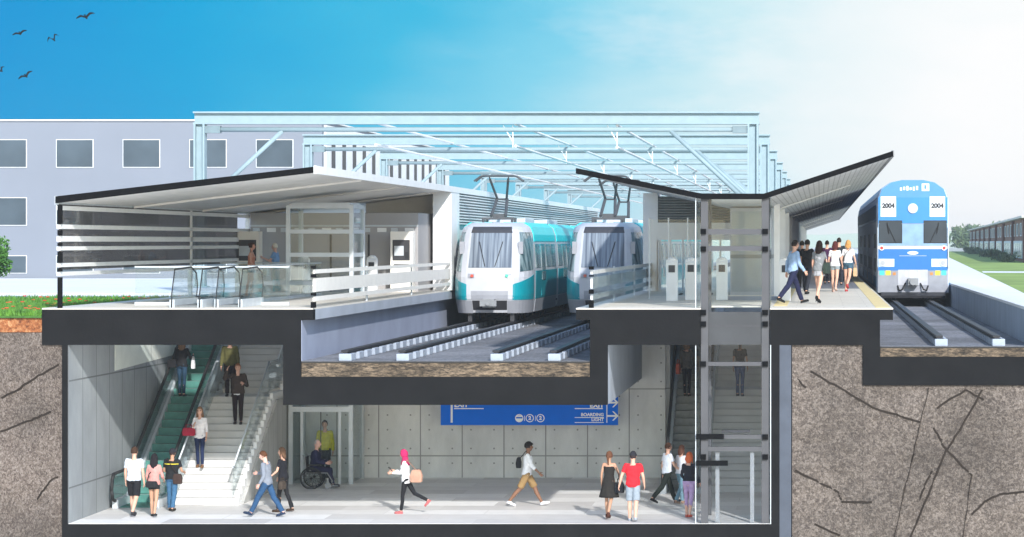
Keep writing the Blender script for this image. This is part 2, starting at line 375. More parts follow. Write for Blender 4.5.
hp(MB().prism(sec([(62,524),(779.5,524),(779.5,539),(62,539)]), 0, 24), 'base_slab', CUT)
hp(MB().prism(sec([(62,345),(67.5,345),(67.5,524),(62,524)]), 0, 24), 'side_wall', CUT)
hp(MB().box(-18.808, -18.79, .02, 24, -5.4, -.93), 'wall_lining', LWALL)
hp(MB().prism(sec([(771.5,345),(779.5,345),(779.5,524),(771.5,524)]), 0, 24), 'side_wall', CUT)
hp(MB().box(-18.79, -1.22, .01, 24, -5.4, -5.39), 'concourse_floor', FLOORT)
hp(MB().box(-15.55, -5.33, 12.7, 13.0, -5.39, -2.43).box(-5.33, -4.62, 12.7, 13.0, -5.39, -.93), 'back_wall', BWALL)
BOUNCE = mat('white_bounce_lining', (.8,.8,.79), .7, var=.03)  # unseen white sheets added to bounce light into the concourse
hp(MB().box(-18.78,-13.44,.32,4.49,-.933,-.928).box(-15.6,-13.44,4.51,12.69,-.933,-.928).box(-13.4,-5.34,.32,12.69,-2.433,-2.428).box(-5.32,-3.1,.32,8,-.933,-.928), 'added_bounce_lining', BOUNCE)
hp(MB().box(-1.235,-1.222,.12,19.4,-5.38,-.94), 'wall_lining', BOUNCE)  # unseen sheet on the right wall, added for bounce light
hp(MB().box(-18.79, -15.55, 16.2, 16.5, -5.39, -.93).box(-4.62, -1.22, 19.5, 19.8, -5.39, -.93).box(-4.66, -4.5, 13.0, 19.5, -5.39, -.93), 'stair_shaft_wall', BWALL)
# patch of sunlight high on the left wall, put into a pale colour
pw = hp(MB().box(PX(115,5)+.0, PX(115,5)+.01, 1, 2, -2, -1), 'sun_patch_temp', WHITE)
bpy.data.objects.remove(pw)
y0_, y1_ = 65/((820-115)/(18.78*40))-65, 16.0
hp(MB().prismx([(y0_, -.94), (y1_, -.94), (y1_, -1.5), (y0_, -1.78)], -18.79, -18.775), 'painted_sun_patch', tiles('sun_patch_tone', (.75,.78,.7), (.8,.82,.74), (.4,.42,.4), 1.25, 8, .02, .6))
# light wall closing the side of the public stair
RIB = panel_concrete('ribbed_side_wall', (.5,.5,.48), 'Y', .62, 0, [9], holes=False, jw=.05, dark=.7)
# coping of platforms in paving
CREAM = tiles('platform_paving', (.68,.63,.55), (.74,.69,.6), (.55,.5,.44), 1.2, 1.2, .01, .55)
SHADEPAVE = tiles('shade_toned_paving', (.16,.16,.18), (.2,.2,.22), (.1,.1,.1), 1.2, 1.2, .01, .5)  # shade over the far platform put into a darker paving colour
lp = kind(MB().box(-19.45, -12.68, 0, 4.5, -.04, 0).box(-19.45,-18.9, 4.5, 16, -.04, 0).box(-15.6,-12.68, 4.5, 16, -.04, 0).box(-19.45,-12.68, 16, 90, -.04, 0).build('platform_floor', CREAM), 'structure')
kind(box(-6.1, -2.98, 0, 600, -.04, 0, 'platform_floor', CREAM), 'structure')
kind(MB().box(-2.98, -1.25, 2.2, 8.5, -.04, 0).box(-2.98, -1.25, 16, 600, -.04, 0).build('platform_floor', CREAM), 'structure')
kind(box(-1.25, 1.83, 0, 27, -.04, 0, 'platform_floor', CREAM), 'structure')
kind(box(-1.25, 1.83, 27, 600, -.04, 0, 'platform_floor', SHADEPAVE), 'structure')
kind(MB().box(1.4, 1.78, .05, 600, 0, .006).build('tactile_strip', YEL), 'structure')
kind(MB().box(-1.2, -.85, 2, 27, 0, .006).build('tactile_strip', YEL), 'structure')
# ballast
PEB = speckle('brown_ballast_section', [(.02,.015,.01),(.12,.09,.06),(.28,.21,.14)], 11, bump=1, stretch=(.45,1,1.6), big=1)
BAL = speckle('grey_ballast', [(.15,.16,.18),(.22,.23,.26),(.34,.35,.38)], 9, bump=.9, big=.3)
kind(box(-12.965, -5.76, .02, 600, -1.72, ZT-.005, 'ballast_section', PEB), 'structure')
kind(box(-12.965, -5.76, .02, 600, ZT-.003, ZT+.02, 'ballast_bed', BAL), 'structure')
kind(box(1.51, 9, .02, 600, -1.22, ZR-.005, 'ballast_section', PEB), 'structure')
kind(box(1.51, 5.29, .02, 600, ZR-.003, ZR+.02, 'ballast_bed', BAL), 'structure')
SUBM = mat('black_band', (.02,.018,.016), .8)
kind(MB().box(-12.965,-5.76,.0,.018,-1.375,-1.335).box(1.51,9,0,.018,-1.0,-.965).build('drain_strip', SUBM), 'structure')
# platform side faces towards the tracks
PF = mat('blue_grey_platform_face', (.27,.3,.39), .8, var=.1, scale=.7)
kind(MB().box(-12.972, -12.96, .02, 120, -1.33, -.31).build('platform_face', PF), 'structure')
rw = kind(MB().box(5.3, 5.64, .02, 600, -1.2, -.1).build('retaining_wall', panel_concrete('retaining_concrete', (.33,.38,.45), 'Y', 6, 0, [9], holes=False, jw=.04, dark=.6)), 'structure')
kind(box(5.28, 5.9, .01, 600, -.098, -.02, 'wall_coping', WHITE), 'structure')

# ------------------------------------------------------------------ tracks
def track(cx, zb, y1, spacing, bl, label, name_mat=BLOCK):
    t = thing('railway_track', (cx, 0, zb), label, 'track', 'railway tracks')
    for sx in (-.72, .72):
        r = MB().box(sx-.09, sx+.09, .3, 600, .23, .28).box(sx-.05, sx+.05, .3, 600, .2, .23).box(sx-.12, sx+.12, .3, 600, .185, .2)
        r.build('rail', RAILM, t)
    first = None; y = .15
    while y < y1:
        for sx in (-.72, .72):
            if first is None:
                first = MB().box(-.12, .2, 0, bl, 0, .18).build('sleeper_block', name_mat, t, bevel=.02); first.location = (sx, y, .02)
            else:
                c = first.copy(); COL.objects.link(c); c.parent = t; c.location = (sx, y, .02)
        y += spacing
track(-11.22, ZT, 46, 1.15, .66, 'track in the trough beside the grey platform wall')
track(-7.42, ZT, 44, 1.15, .66, 'track in the trough nearest the fence of the middle platform')
track(3.72, ZR, 42, .95, .55, 'track of the blue double deck coach beside the retaining wall')
# ------------------------------------------------------------------ grey building behind
gb_ = thing('office_building', (-45, 70, -.25), 'long plain grey building with square dark windows behind the station', 'building')
GB = mat('grey_render', (.19,.207,.24), .85, var=.04, scale=.3)
X1 = PX(322, 70)
o = MB().box(-75+45, X1+45, 0, 46, 0, PZ(121,70)+.25).build('wall', GB, gb_)
MB().box(-75.1+45, X1+45.1, -.12, 46.1, PZ(121,70)+.25, PZ(119.6,70)+.25).build('roof_edge', WHITE, gb_)
BWIN = mat('grey_window_pane', (.065,.085,.1), .5, var=.3, scale=.35, spec=.15)
for r, (ya, yb) in enumerate(((140,167),(198,225),(256,283))):
    za, zb = PZ(yb,70)+.25, PZ(ya,70)+.25
    if r == 2: za = .3
    for k in range(-8, 5):
        xa = PX(57+66.6*k, 70)+45; xb = xa+1.87
        if xb > X1+44: continue
        w = MB().box(xa-.03, xb+.03, -.06, .02, za-.03, zb+.03).build('window', WHITE, gb_)
        MB().box(xa, xb, -.075, -.05, za, zb).build('pane', BWIN, w)
# finned wing of the building running away from the viewer
for k in range(14):
    yy = 2+k*3.1
    MB().box(X1+45.1, X1+45.17, yy, yy+.85, 1.2, 7.3).build('fin', DARKM, gb_)
MB().box(X1+45.005, X1+45.12, .5, 45.5, .0, 8.0).build('side_cladding', WHITE, gb_)

# ------------------------------------------------------------------ catenary portals
W = 22.6; ZB = 6.4
def portal(y, label):
    t = thing('catenary_portal', (0, y, 0), label, 'gantry', 'pale steel catenary portals over the tracks')
    for x in (-W, -2.44):
        c = MB().box(x-.2, x-.13, -.2, .2, 0, ZB-.46).box(x+.13, x+.2, -.2, .2, 0, ZB-.46).box(x-.13, x+.13, -.03, .03, 0, ZB-.46).build('column', CYAN, t)
        MB().box(x-.3, x+.3, -.3, .3, .0, .04).build('base_plate', CYAN, c)
    MB().box(-W-.22, -2.2, -.2, .2, ZB-.06, ZB).box(-W-.22, -2.2, -.2, .2, ZB-.46, ZB-.4).box(-W-.2, -2.22, -.03, .03, ZB-.4, ZB-.06).build('beam', CYAN, t)
    MB().cone((-W+.2, 0, 5.75), (-2.64, 0, 5.75), .09).build('tie_tube', CYAN, t, smooth=True)
    for x, s in ((-W, 1), (-2.44, -1)):
        MB().box(x+.2*s, x+.75*s, -.13, .13, 5.62, 5.88).build('bracket', mat('bracket_steel', (.16,.22,.24), .5), t)
        MB().cone((x+.2*s, 0, 3.1), (x+3.0*s, 0, 5.7), .08).build('brace', CYAN, t, smooth=True)
    for x in (-11.2, -7.4):
        MB().cone((x, 0, 5.9), (x, 0, 5.1), .02).cone((x-.35, 0, 5.9), (x, 0, 5.3), .02).build('dropper', WHITE, t)
names = ['first pale portal, nearest the viewer and largest', 'second pale portal, just behind the largest one', 'third pale portal counted from the largest', 'fourth pale portal counted from the largest', 'fifth pale portal counted from the largest',
         'sixth pale portal counted from the largest', 'seventh pale portal counted from the largest', 'last and smallest pale portal of the row']
for k in range(8): portal(29.8+20*k, names[k])
for x, z, lb in ((-16.2, 6.0, 'upper white wire over the left platform roof'), (-16.2, 5.2, 'lower white wire over the left platform roof'), (-11.1, 5.95, 'upper white wire over the first tram'),
             (-11.1, 5.15, 'lower white wire over the first tram'), (-7.4, 5.9, 'upper white wire over the second tram'), (-7.4, 5.1, 'lower white wire over the second tram')):
    w = MB().cone((x, 29.8, z), (x, 175, z), .055, n=6).build('overhead_wire', WHITE); tag(w, lb, 'wire', 'overhead wires')

# ------------------------------------------------------------------ left pavilion
pv = thing('platform_pavilion', (-16, 0, 0), 'open pavilion on the left platform with a sloping thin roof and slatted side', 'shelter')
def pb(mb, name, m, parent=None, **k):
    for v in mb.bm.verts: v.co -= Vector((-16, 0, 0))
    return mb.build(name, m, parent or pv, **k)
def roof(pts_t, th, y0, y1): return MB().prism(pts_t+[(x, z-th) for x, z in pts_t[::-1]], y0, y1)
rt = [(-19.1, 2.78), (-12.67, 3.52)]
rf = pb(roof(rt, .14, .05, 84), 'roof', ROOFU)
pb(MB().prism([(-19.1,2.79),(-12.67,3.53),(-12.67,3.38),(-19.1,2.62)], -.06, .045), 'cut_fascia', CUTB)
pb(MB().box(-12.668, -12.6, .05, 84, 3.36, 3.56), 'edge_trim', WHITE)
pb(MB().box(-19.15, -19.05, .05, 84, 2.58, 2.8), 'gutter', SILV)
for y in (7, 15, 23):
    pb(MB().prism([(-19.0,2.64),(-12.7,3.38),(-12.7,3.33),(-19.0,2.58)], y, y+.1), 'roof_beam', ROOFU)
sl = [(2.45,2.56),(1.98,2.09),(1.66,1.8),(1.44,1.54),(1.02,1.12),(.8,.9)]
for a, b in sl: pb(MB().box(-19.1, -19.0, .06, 30, a, b), 'wall_slat', WHITE)
seg = [(2.6,2.1),(1.97,1.81),(1.65,1.55),(1.43,1.13),(1.01,.91),(.79,0.0)]
for a, b in seg: pb(MB().box(-19.06, -18.95, -.02, .06, b, a-.02), 'cut_post', CUTB)
for y in (13.6, 21.5, 29.9): pb(MB().box(-19.12, -19.0, y, y+.12, 0, 2.6), 'mullion', WHITE)
pb(MB().box(-19.055, -19.045, .08, 20, .95, 2.6), 'smoked_glass', GLASSD)
# back room with ticket windows
KB = mat('back_room_wall', (.34,.33,.33), .7, var=.08, scale=.6)
rx0, rx1, ry = -19.0, -13.4, 21.7
room = pb(MB().box(rx0, rx1, ry, ry+4, 0, 2.62), 'back_room', KB)
for k in range(12):
    x = rx0+.1+k*.46
    pb(MB().box(x, x+(.3 if k%2 else .22), ry-.03, ry, 1.98, 2.12), 'clerestory_pane', WHITE if k%2 else SILV, room)
pb(MB().box(rx0, rx1, ry-.025, ry, 2.16, 2.22), 'band', SILV, room)
for px in (361, 368, 300, 330): pb(MB().box(PX(px,ry), PX(px,ry)+.06, ry-.03, ry, 0, 1.9), 'door_jamb', DARKM, room)
pb(MB().box(-13.25, -12.62, 24, 26, 0, 3.36), 'pier', WHITE)
# screen right behind the room with dark and white panes
for i, (a, b) in enumerate(((0.0,.7),(.85,1.15),(1.3,1.6),(1.75,2.2))):
    pb(MB().box(PX(418,26), PX(429,26), 26, 26.08, a, b), 'screen_panel', CUTB if i in (0,2) else WHITE)
# louvred building along the platform behind the pier
lv = pb(MB().box(-15.9, -12.75, 26, 84, 0, 3.36), 'louvre_building_wall', WHITE)
for k in range(11):
    z = 2.3+k*.1; pb(MB().prism([(-12.75,z),(-12.62,z-.03),(-12.62,z),(-12.75,z+.03)], 26, 84), 'louvre', WHITE, lv)
pb(MB().box(-12.752,-12.74, 26, 84, 2.25, 3.36), 'louvre_backing', GREYM, lv)

def slat_fence(x, y1, label, segs, postx=None, m=OFFW, every=8.0, glassp=False):
    t = thing('slat_fence', (x, 0, 0), label, 'fence', 'slatted fences along the platform edges')
    for a, b in segs: MB().box(-.03, .03, .1, y1, a, b).build('slat', m, t)
    y = every
    while y < y1: MB().box(-.09, -.04, y, y+.07, 0, segs[0][1]+.02).build('post', SILV, t); y += every
    zs = sorted([v for s in segs for v in s]); cur = 0
    for a, b in sorted(segs):
        MB().box(-.06, .06, -.02, .08, cur+.005, a-.02).build('cut_post', CUTB, t); cur = b+.02
    MB().box(-.06, .06, -.02, .08, cur, cur+.08).build('cut_post', CUTB, t)
    if glassp: MB().box(.035, .045, .1, y1, .1, segs[0][0]).build('glass_panel', GLASSB, t)
    return t
slat_fence(-12.67, 24, 'cream slatted fence on the edge of the left platform above the grey wall', [(.86,.96),(.4,.74),(.17,.28)])
slat_fence(-5.72, 25, 'pale slatted fence on the middle platform beside the second tram', [(.84,.94),(.48,.76),(.2,.33)], m=mat('pale_grey_slat', (.55,.55,.55), .5), glassp=True)

# glass balustrade round the stair opening
bl = thing('glass_balustrade', (-16, 0, 0), 'low clear glass balustrade round the stair opening on the left platform', 'balustrade')
def bb_(x0, x1, y0, y1):
    for v in [0]:
        MB().box(x0+16, x1+16, y0, y1, .08, .98).build('glass_pane', GLASSB, bl)
        MB().box(x0+15.98, x1+16.02, y0-.02, y1+.02, .98, 1.02).build('handrail', SILV, bl)
        MB().box(x0+15.98, x1+16.02, y0-.02, y1+.02, 0, .08).build('base_rail', SILV, bl)
bb_(-18.6, -15.5, 15.7, 15.72); bb_(-15.5, -15.48, 5.5, 15.5); bb_(-17.9, -13.9, 3.0, 3.02)

# ticket machines
def machine(x, y, z0, label, w=.8, h=2.0, body=OFFW):
    t = thing('ticket_machine', (x, y, z0), label, 'ticket machine', 'ticket machines')
    MB().box(-w/2, w/2, 0, .5, 0, h).build('cabinet', body, t, bevel=.02)
    MB().box(-w/2+.08, w/2-.1, -.012, -.002, h*.52, h*.86).build('screen', DARKM, t)
    MB().box(-w/2+.14, w/2-.3, -.02, -.013, h*.6, h*.76).build('display', SILV, t)
    MB().box(-w/2+.12, w/2-.12, -.02, -.002, h*.42, h*.46).build('slot', DARKM, t)
    MB().box(w/2-.26, w/2-.14, -.03, -.012, h*.55, h*.66).build('keypad', BLACK, t)
machine(PX(247,20), 20.0, 0, 'beige ticket machine behind the woman in shorts', .8, 2.0)
machine(PX(402,21), 20.9, 0, 'pale ticket machine near the white pier', .75, 2.0)

# validators / fare gates
def gate(x, y, label, h=1.1):
    t = thing('ticket_validator', (x, y, 0), label, 'ticket validator', 'white ticket validators')
    MB().prismx([(-.15,0),(.2,0),(.16,h),(-.02,h+.06),(-.12,h-.05)], -.16, .16).build('housing', WHITE, t, bevel=.015)
    MB().prismx([(-.135,h-.3),(-.155,h-.3),(-.14,h-.1),(-.12,h-.1)], -.09, .09).build('screen', DARKM, t)
    MB().ball((0,.05,h+.06), (.13,.13,.06)).build('cap', WHITE, t, smooth=True)
for i, (px, y, lb) in enumerate(((304, 17, 'white validator seen through the glass lift on the left platform'), (372, 19, 'white validator beside the dark door lines of the back room'),
        (672, 8, 'white validator beside the fence of the middle platform'), (691, 9, 'white validator just outside the glass lift'), (722, 9, 'white validator seen through the glass lift shaft'), (785, 8, 'white validator at the man in the blue shirt'))):
    gate(PX(px, y), y, lb)

# ------------------------------------------------------------------ lifts
def lift(x, y, z0, w, d, h, label, m=SILV, doors=True, bars=(), gl=GLASSB):
    t = thing('glass_lift', (x, y, z0), label, 'lift', 'glass lifts')
    for sx in (-1, 1):
        for yy in (0, d):
            MB().box(sx*w/2-.06, sx*w/2+.06, yy-.06, yy+.06, 0, h).build('column', m, t)
    for z in list(bars)+[h-.1]:
        MB().box(-w/2+.06, w/2-.06, -.05, .05, z, z+.12).build('crossbar', m, t)
        MB().box(-w/2+.06, w/2-.06, d-.05, d+.05, z, z+.12).build('crossbar', m, t)
        for sx in (-1, 1): MB().box(sx*w/2-.04, sx*w/2+.04, .06, d-.06, z, z+.12).build('crossbar', m, t)
    MB().box(-w/2+.06, w/2-.06, -.01, .01, .03, h-.1).build('glass_front', gl, t)
    MB().box(-w/2-.01, -w/2+.01, .07, d-.07, .03, h-.1).build('glass_side', gl, t)
    MB().box(w/2-.01, w/2+.01, .07, d-.07, .03, h-.1).build('glass_side', gl, t)
    if doors:
        for sx in (-1, 1):
            MB().box(sx*.55-.04, sx*.55+.04, -.04, -.012, 0, 2.1).build('door_frame', m, t)
        MB().box(-.012, .012, -.03, -.014, 0, 2.1).build('door_gap', DARKM, t)
        MB().box(-w/2+.06, w/2-.06, -.06, -.015, 2.1, 2.25).build('door_header', m, t)
    MB().box(-w/2+.06, w/2-.06, .02, d-.07, h, h+.08).build('top_plate', m, t)
    return t
lift(PX(320,13), 13, .005, 1.9, 1.9, 2.75, 'glass lift with pale steel frame on the left platform', bars=(.35, 1.2, 1.9), doors=False)
lift(PX(321,10.6), 10.6, ZL+.012, 1.75, 1.8, 3.3, 'glass lift against the concourse back wall behind the wheelchair', bars=(2.6,))

# the big lift shaft in the middle of the cut
ls = thing('lift_shaft', (-2.12, 0, ZL), 'tall glass lift shaft with dark brackets between concourse and middle platform', 'lift shaft')
H = 2.85-ZL
SH = mat('shaft_steel', (.055,.055,.06), .6, 0, var=.08)
for x in (-.77, .75):
    for y in (.05, 2.0): MB().box(x-.09, x+.09, y, y+.14, .01, H).build('column', SH, ls)
MB().box(-1.0, -.98, .05, .12, 0, H).build('glass_edge', SILV, ls)
MB().box(-.985, -.975, .12, 2.1, .02, H).build('glass_side', GLASSB, ls)
MB().box(.86, .87, .2, 2.0, .02, H).build('glass_side', GLASSB, ls)
MB().box(-.68, .66, .07, .08, 5.5, H-.05).build('glass_front', GLASS, ls)
MB().box(-.68, .66, .07, .08, .02, 4.48).build('glass_front', glass('grey_lift_glass', (.94,.95,.96), .5, .0, (.3,.32,.33)), ls)
def zz(py): return EYE-(py-242)/40-ZL
for a, b in ((229,234.5),(246,251)): MB().box(-.68, .66, .04, .14, zz(b), zz(a)).build('crossbar', SH, ls)
for a, b in ((362,366),(435,439),(447,451.5)): MB().box(-.68, .66, .04, .14, zz(b), zz(a)).build('crossbar', SH, ls)
PITM = mat('shaft_spandrel_steel', (.03,.032,.035), .6, 0, var=.3, scale=1.2)
MB().box(-.9, .85, .09, .2, zz(345), zz(312)).build('spandrel', PITM, ls)
MB().box(-.9, .85, .085, .089, zz(327), zz(325)).build('spandrel_seam', DARKM, ls)
for py in (231.5, 249, 312.5, 324, 364, 437, 457):
    for x in (-.8, .75):
        MB().box(x-.07, x+.07, -.03, .04, zz(py)-.065, zz(py)+.065).build('bracket', CUTB, ls)
for py, x1 in ((436.5, -.28), (463, -.18)): MB().box(-.98, x1, -.06, -.031, zz(py+2.6), zz(py-2.6)).build('cut_beam', CUTB, ls)
for x in (-.45, .42): MB().box(x-.05, x+.05, .15, .2, .02, zz(452)).build('door_frame', GREYM, ls)
MB().box(-.35, .36, .3, .5, zz(434), zz(431)).build('door_header', DARKM, ls)
MB().box(.875, .895, 0, .06, 0, zz(345)).build('edge_strip', SILV, ls)

# ------------------------------------------------------------------ butterfly canopy on middle platform
cn = thing('butterfly_canopy', (-2, 0, 0), 'V shaped canopy with thin dark cut edge over the middle platform', 'canopy')
def cb(mb, name, m, parent=None, **k):
    for v in mb.bm.verts: v.co -= Vector((-2, 0, 0))
    return mb.build(name, m, parent or cn, **k)
RIBU = panel_concrete('ribbed_soffit', (.62,.62,.63), 'X', .14, 0, [50], holes=False, jw=.025, dark=.6)
pL, pA, pB, pR = (-6.1, 3.5), (-2.95, 2.86), (-1.4, 2.86), (1.83, 3.93)
def sect(th, dz=0):
    T = [pL, pA, pB, pR]; return [(x, z+dz) for x, z in T]+[(x, z-th+dz) for x, z in T[::-1]]
cb(MB().prism(sect(.14), -.06, .045), 'cut_edge', CUTB)
cb(MB().prism([(pL[0],pL[1]),(pA[0],pA[1]),(pA[0],pA[1]-.1),(pL[0],pL[1]-.1)], .05, 24), 'wing', WHITE)
cb(MB().prism([(pA[0]+.01,pA[1]),(pB[0]-.01,pB[1]),(pB[0]-.01,pB[1]-.1),(pA[0]+.01,pA[1]-.1)], .05, 190), 'valley', WHITE)
cb(MB().prism([(pB[0],pB[1]),(pR[0],pR[1]),(pR[0],pR[1]-.1),(pB[0],pB[1]-.1)], .05, 190), 'wing', RIBU)
cb(MB().box(1.8, 1.86, .05, 190, 3.8, 3.95), 'edge_trim', GREYM)
for k in range(6):
    y = 20+30*k
    cb(MB().prism([(-1.35, 2.75), (1.0, 3.53), (1.0, 3.5), (-1.35, 2.7)], y, y+.12), 'rafter', WHITE)
for k in range(14):
    cb(MB().box(-1.4, -1.22, 14+12*k, 14.2+12*k, 0, 2.8), 'column', WHITE)

mr = thing('platform_building', (-4, 23, 0), 'white service block with dark louvres on the middle platform', 'building')
x0_, x1_ = PX(643,23)+4, -2.95+4
MB().box(x0_, x0_+.5, 0, 2, 0, 3.3).build('pier', WHITE, mr)
MB().box(x0_+.5, x1_, 0, .3, 1.72, 2.3).build('beam', WHITE, mr)
MB().box(x0_+.5, x1_, .1, .3, 2.3, 3.2).build('louvre_panel', mat('dark_louvre', (.1,.14,.16), .4, .5), mr)
for k in range(10): MB().prismx([(.02, 2.32+k*.088), (.1, 2.36+k*.088), (.1, 2.33+k*.088), (.02, 2.3+k*.088)], x0_+.5, x1_).build('louvre_blade', GREYM, mr)
for k in range(7):
    x = x0_+.5+k*(x1_-x0_-.5)/6; MB().box(x-.03, x+.03, 0, .1, 0, 1.72).build('mullion', WHITE, mr)
MB().box(x0_+.5, x1_, .04, .05, .1, 1.72).build('glazing', GLASSB, mr)
# second screen and back walls beyond
MB().box(1.15, 2.4, 2, 2.2, 0, 2.9).build('white_screen', KB, mr)
rbm = thing('waiting_room', (-2.5, 14, 0), 'grey panelled waiting room along the wall under the right canopy wing', 'building')
MB().box(-.3, 1.02, 2, 150, 0, 2.72).build('wall', panel_concrete('grey_wall_panels', (.45,.47,.5), 'Y', 4, 0, [1.2], holes=False, jw=.12, dark=.5), rbm)
for k in range(9): MB().box(1.02, 1.06, 5+k*15, 11+k*15, .9, 2.3).build('window', WIN, rbm)
MB().box(-.25, .95, 1.96, 1.99, .1, 2.6).build('end_glazing', GLASSB, rbm)
gw = thing('glass_screen', (-5.2, 6, 0), 'clear glass screen behind the fence of the middle platform', 'glass screen')
for k in range(4): MB().box(.3+k*.55, .8+k*.55, 4, 4.02, .1, 2.3).build('pane', GLASSB, gw); MB().box(.26+k*.55, .3+k*.55, 3.98, 4.04, 0, 2.35).build('mullion', SILV, gw)
# ------------------------------------------------------------------ stairs and escalators of the concourse
STEP = mat('stair_stone', (.58,.57,.55), .6, var=.06, scale=2)
ESC = mat('escalator_step', (.17,.18,.18), .5, .3, var=.15, scale=8)
SLOPE = .577
def steps_profile(y0, z0, n, run, rise, depth=.35):
    P = [(y0, z0)]
    for i in range(n): P += [(y0+i*run, z0+(i+1)*rise), (y0+(i+1)*run, z0+(i+1)*rise)]
    return P
def public_stair(x0, x1, y0, label, landing=True):
    t = thing('staircase', ((x0+x1)/2, y0, ZL), label, 'stairs'); hw = (x1-x0)/2
    n1 = 15; run, rise = .305, .1757
    P = steps_profile(0, .012, n1, run, rise); ly = n1*run; lz = n1*rise+.012
    P.append((ly+1.15, lz)); P2 = steps_profile(ly+1.15, lz, 13, run, rise); P += P2[1:]
    ye, ze = P[-1]; P += [(ye+.3, ze), (ye+.3, ze-.45), (ly+1.2, lz-.35), (ly, lz-.35), (.4, .0121), (0, .0121)]
    MB().prismx(P, -hw, hw).build('steps', STEP, t)
    N = MB()                                     # dark nosings
    for i in range(n1): N.box(-hw+.02, hw-.02, i*run-.006, i*run+.03, .012+(i+1)*rise, .012+(i+1)*rise+.003)
    for i in range(13): N.box(-hw+.02, hw-.02, ly+1.15+i*run-.006, ly+1.15+i*run+.03, lz+(i+1)*rise, lz+(i+1)*rise+.003)
    N.build('nosings', mat('nosing_grey', (.42,.41,.4), .7), t)
    # white sawtooth stringer on the open side
    S_ = [(-.15,.012)]+[(p[0]-.03, p[1]+.1) for p in steps_profile(0,.012,n1,run,rise)[1:]]+[(ly+1.1, lz+.1)]+[(p[0]-.03, p[1]+.1) for p in steps_profile(ly+1.15,lz,13,run,rise)[1:]]
    S_ += [(ye, ze-.3), (ly+1.15, lz-.25), (ly, lz-.25), (.25, .012)]
    MB().prismx(S_, hw, hw+.09).build('stringer', WHITE, t)
    MB().prismx([(p[0], p[1]) for p in S_], -hw-.07, -hw).build('stringer', SILV, t)
    for sx in (-1, 1):
        x = sx*(hw-.08)
        MB().prismx([(0,.25),(ly,lz+.15),(ly,lz+.95),(0,1.0)], x-.008, x+.008).prismx([(ly+.01,lz+.15),(ly+1.15,lz+.15),(ly+1.15,lz+.95),(ly+.01,lz+.95)], x-.008, x+.008)\
            .prismx([(ly+1.16,lz+.15),(ye,ze+.15),(ye,ze+.95),(ly+1.16,lz+.95)], x-.008, x+.008).build('glass_balustrade', GLASSB, t)
        MB().path([(x,-.1,1.0),(x,0,1.02),(x,ly,lz+.98),(x,ly+1.15,lz+.98),(x,ye,ze+.98)], .025).build('handrail', SILV, t, smooth=True)
    return t, n1, run, rise
public_stair(-17.35, -15.66, 4.75, 'broad pale stair with white sawtooth stringer and a landing, beside the left wall escalator')
# closing wall under the stair
hp(MB().prismx([(4.9,-5.39),(9.3,-2.86),(10.5,-2.86),(14.4,-.93),(16.2,-.93),(16.2,-5.39)], -15.57, -15.5), 'stair_side_wall', RIB)
def stair_z(y, y0=4.75):
    y -= y0; ly = 4.575
    if y < 0: return ZL+.012
    if y < ly: return ZL+.012+math.floor(y/.305+1)*.1757
    if y < ly+1.15: return ZL+.012+15*.1757
    return ZL+.012+15*.1757+math.floor((y-ly-1.15)/.305+1)*.1757
public_stair(-3.2, -1.45, 8.2, 'pale stair seen through the glass lift shaft')
def escalator(x0, x1, y0, rise_total, label, stepm, zbase=ZL+.012, sl=SLOPE, face=SILV):
    t = thing('escalator', ((x0+x1)/2, y0, zbase), label, 'escalator', 'escalators'); hw = (x1-x0)/2
    n = int(rise_total/.2); run = .2/sl; yb = 1.2
    P = [(0,.0),(0,.03),(yb,.03)]
    for i in range(n): P += [(yb+i*run, .03+(i+1)*.2), (yb+(i+1)*run, .03+(i+1)*.2)]
    ye, ze = P[-1]; P += [(ye+1, ze), (ye+1, ze-.5), (ye, ze-.5), (yb+.6, .0)]
    MB().prismx(P, -hw+.2, hw-.2).build('steps', stepm, t)
    L_ = MB()
    for i in range(n): L_.box(-hw+.22, hw-.22, yb+i*run-.004, yb+i*run+.035, .03+(i+1)*.2, .03+(i+1)*.2+.003)
    L_.build('step_edges', mat('escalator_step_edge', (.35,.36,.35), .5), t)
    for sx in (-1, 1):
        x = sx*(hw-.12)
        MB().prismx([(-.2,0),(-.2,.22),(yb,.25),(ye,ze+.25),(ye+1,ze+.25),(ye+1,ze-.3),(ye,ze-.3),(yb+.4,0)], x-.08, x+.08).build('skirt', face, t)
        MB().prismx([(-.45,.26),(-.5,.6),(-.4,.88),(yb,.92),(ye,ze+.92),(ye+1.2,ze+.92),(ye+1.2,ze+.26),(ye,ze+.26),(yb,.26)], x-.01, x+.01).build('glass_balustrade', GLASSB, t)
        MB().path([(x,-.2,.2),(x,-.46,.26),(x,-.56,.5),(x,-.5,.78),(x,-.36,.92),(x,yb,.95),(x,ye,ze+.95),(x,ye+1.2,ze+.95)], .045).build('handrail', BLACK, t, smooth=True)
    return t
FLARETEAL = mat('flare_tinted_step', (.06,.2,.17), .55, .2, var=.2, scale=5)  # teal cast of the lens flare put into the step colour
escalator(-18.74, -17.42, 3.9, 4.4, 'escalator with flare-tinted teal steps climbing along the left concourse wall', FLARETEAL)
escalator(-4.5, -3.3, 7.9, 4.4, 'grey escalator climbing between the concourse wall and the lift shaft', ESC, sl=.62)
def esc_z(y, y0, sl=SLOPE):
    yy = y-y0-1.2
    return ZL+.042 if yy < 0 else ZL+.042+math.floor(yy/(.2/sl)+1)*.2
